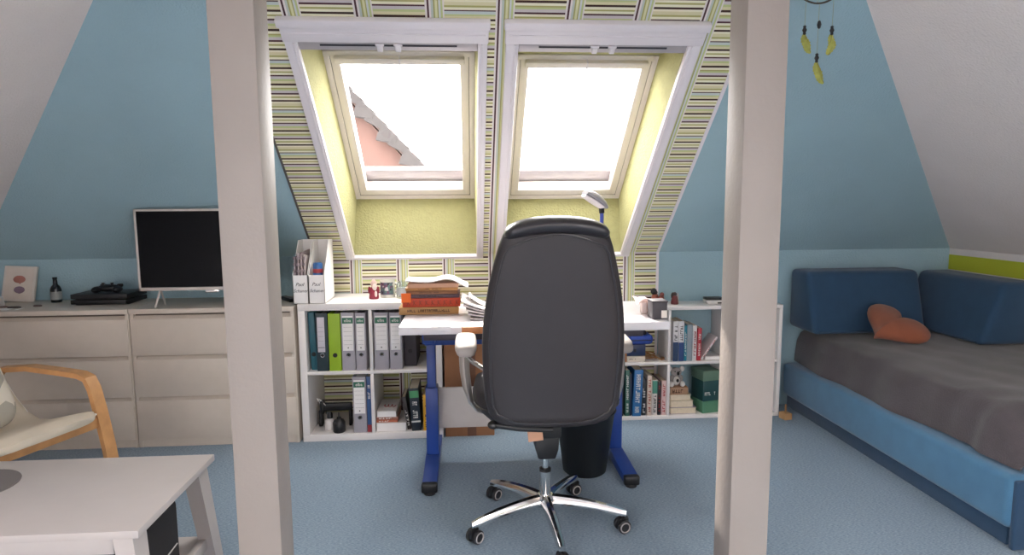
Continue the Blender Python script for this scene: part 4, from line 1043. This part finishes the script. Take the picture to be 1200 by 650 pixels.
# ------------------------------------------------------------------ coffee table
tx1, ty0, ty1, tz = -.884, 1.682, 2.206, .45
CT = thing('coffee_table', 'white coffee table with splayed legs in front of the birch armchair', 'table', (-1.33, 1.94, 0))
obj('table_top', B().box((-1.80, tx1), (ty0, ty1), (tz-.022, tz), .002), M['table'], CT)
obj('apron', B().box((-1.74, -.96), (ty0+.02, ty0+.036), (tz-.075, tz-.02), .002).box((-1.74, -.96), (ty1-.05, ty1-.034), (tz-.075, tz-.02), .002).box((-.965, -.95), (ty0+.03, ty1-.04), (tz-.06, tz-.02), .002), M['table'], CT)
for xa, sg in ((-.93, 1), (-1.755, -1)):
    for ya, sy_ in ((ty0+.045, -1), (ty1-.06, 1)):
        a = V((xa, ya, tz-.02)); e = V((xa+sg*.045, ya+sy_*.03, 0)); w, d = .026, .036
        rg = [[a+V((-w, -d, 0)), a+V((w, -d, 0)), a+V((w, d, 0)), a+V((-w, d, 0))], [e+V((-w*.8, -d*.7, 0)), e+V((w*.8, -d*.7, 0)), e+V((w*.8, d*.7, 0)), e+V((-w*.8, d*.7, 0))]]
        obj('leg', B().loft(rg), M['table'], CT, ang=30)
obj('lower_shelf', B().box((-1.74, -.915), (ty0+.05, ty1-.03), (.150, .168), .002), M['table'], CT)
obj('side_rail', B().box((-.925, -.90), (ty0+.06, ty1-.05), (.14, .178), .002), M['table'], CT)
obj('side_rail', B().box((-1.77, -1.745), (ty0+.06, ty1-.05), (.14, .178), .002), M['table'], CT)
t = thing('storage_bag', 'black fabric bag on the lower shelf of the white table', 'bag', (-1.10, 1.92, .1685))
obj('bag_body', B().box((-1.34, -.935), (1.76, 2.03), (.1685, .385), .022, 4), colmat('#1d1b1e', .85), t)
obj('seam', B().tube([(-.9335, 1.79, .24), (-.9325, 1.9, .235), (-.9335, 2.0, .24)], .002, 6), M['grey_plastic'], t)
t = thing('placemat', 'round dark grey felt mat lying on the white table', 'mat', (-1.535, 2.0, tz+.0004))
obj('mat_body', B().lathe([(0, 0), (.125, 0), (.126, .002), (.125, .004), (0, .004)], (-1.535, 2.0, tz+.0004), 48), colmat('#6b6563', .9), t)

# ------------------------------------------------------------------ dreamcatcher
dxc, dyc, dzc = 1.312, 2.40, 2.134
DC = thing('dreamcatcher', 'dreamcatcher with black beads and yellow green feathers hanging from the slope', 'dreamcatcher', (dxc, dyc, 2.03))
cordm = colmat('#9fa98f', .8)
obj('hoop', B().tube([(dxc+.1*math.cos(a*PI/24), dyc, dzc+.1*math.sin(a*PI/24)) for a in range(48)], .0035, 8, True), colmat('#4a4238', .7), DC)
wb = B()
for k in range(8):
    a, b_ = k*PI/4, (k+3)*PI/4
    wb.tube([(dxc+.098*math.cos(a), dyc, dzc+.098*math.sin(a)), (dxc+.098*math.cos(b_), dyc, dzc+.098*math.sin(b_))], .0009, 5)
obj('web', wb, cordm, DC)
obj('hanging_cord', B().tube([(dxc, dyc, dzc+.1), (dxc, dyc, 2.30)], .0012, 6), cordm, DC)
fm = mat('yellow_green_feather', '#a8aa58', .9, var=.15, vscale=60)
def feather(p, tip, bend):
    a, e = V(p), V(tip); ax = e-a; sd = ax.cross(V((0, 1, 0))).normalized()
    def f(u, v):
        w = .013*math.sin(min(1, u*1.02)*PI)**.55*(1 if u < .97 else .6)+.002
        w *= 1+.16*math.sin(u*44+v*5)
        return a+ax*u+sd*(w*(v*2-1)+bend*math.sin(u*PI))+V((0, .006*abs(v*2-1)+.004*math.sin(u*9), 0))
    return B().sheet(f, 18, 4, .0012)
for (x, zb, zt, bd, tp) in ((1.268, 1.938, 2.045, -.006, (1.296, 1.856)), (1.374, 1.938, 2.045, .008, (1.364, 1.850)), (1.320, 1.838, 2.034, -.008, (1.352, 1.745))):
    obj('string', B().tube([(x, dyc, zt), (x-.001, dyc, zb)], .0011, 6), cordm, DC)
    obj('bead', B().lathe([(0, -.018), (.006, -.014), (.0045, -.009), (.0085, 0), (.0045, .009), (.006, .014), (0, .018)], (x-.001, dyc, zb), 14), M['ink'], DC)
    f = obj('feather', feather((x, dyc, zb-.012), (tp[0], dyc, tp[1]), bd), fm, DC)
    obj('quill', B().tube([(x, dyc, zb-.01), ((x+tp[0])/2, dyc-.001, (zb+tp[1])/2)], .0011, 6), colmat('#8a8a3a'), f)
obj('bead', B().lathe([(0, -.016), (.005, -.012), (.008, 0), (.005, .012), (0, .016)], (1.3225, dyc, 1.958), 14), M['ink'], DC)

# ------------------------------------------------------------------ light
W = bpy.data.worlds.new('sky'); S.world = W; W.use_nodes = True
N, L = W.node_tree.nodes, W.node_tree.links
bg = N['Background']; tc = N.new('ShaderNodeTexCoord'); no = N.new('ShaderNodeTexNoise'); no.inputs['Scale'].default_value = 1.6; no.inputs['Detail'].default_value = 3
L.new(tc.outputs['Generated'], no.inputs['Vector'])
r = N.new('ShaderNodeValToRGB'); r.color_ramp.elements[0].color = (.97, .94, .91, 1); r.color_ramp.elements[1].color = (1, .975, .95, 1)
L.new(no.outputs[0], r.inputs[0]); L.new(r.outputs[0], bg.inputs[0]); bg.inputs[1].default_value = 8.0
sun = bpy.data.lights.new('hazy_sun', 'SUN'); sun.energy = 9; sun.angle = math.radians(1.5); sun.color = (1, .93, .85)
so = bpy.data.objects.new('hazy_sun', sun); COL.objects.link(so)
dirv = V((.22, -1, -.8)).normalized(); so.rotation_euler = dirv.to_track_quat('-Z', 'Y').to_euler()
# portals: sampling aids at the roof windows and the added skylights (they emit nothing)
ym, um = (FILL_SKY[0]+FILL_SKY[1])/2, (FILL_SKY[2]+FILL_SKY[3])/2
nin = P(0, 0, -1)-P(0, 0, 0)
lst = [(P(-.303, .70, DN+.05), .72, 1.06, nin, (1, 0, 0)), (P(.589, .69, DN+.05), .72, 1.06, nin, (1, 0, 0))]
for Q in (QR, QL):
    lst.append((V(Q(ym, um, .24)), 2.2, 1.9, V(Q(ym, um, 0))-V(Q(ym, um, 1)), (0, 1, 0)))
for c, sx_, sy_, nrm, xax in lst:
    pl_ = bpy.data.lights.new('window_portal', 'AREA'); pl_.shape = 'RECTANGLE'; pl_.size = sx_; pl_.size_y = sy_; pl_.cycles.is_portal = True
    po = bpy.data.objects.new('window_portal', pl_); COL.objects.link(po)
    z_ = -nrm.normalized(); x_ = V(xax); y_ = z_.cross(x_); R3 = Matrix((x_, y_, z_)).transposed().to_4x4(); po.matrix_world = Matrix.Translation(c) @ R3

S.view_settings.view_transform = 'Standard'; S.view_settings.look = 'None'; S.view_settings.exposure = 0.95; S.view_settings.gamma = 1; S.view_settings.use_curve_mapping = False
S.cycles.use_denoising = True
S.cycles.max_bounces = 10; S.cycles.diffuse_bounces = 6; S.cycles.transparent_max_bounces = 12
S.cycles.sample_clamp_indirect = 8
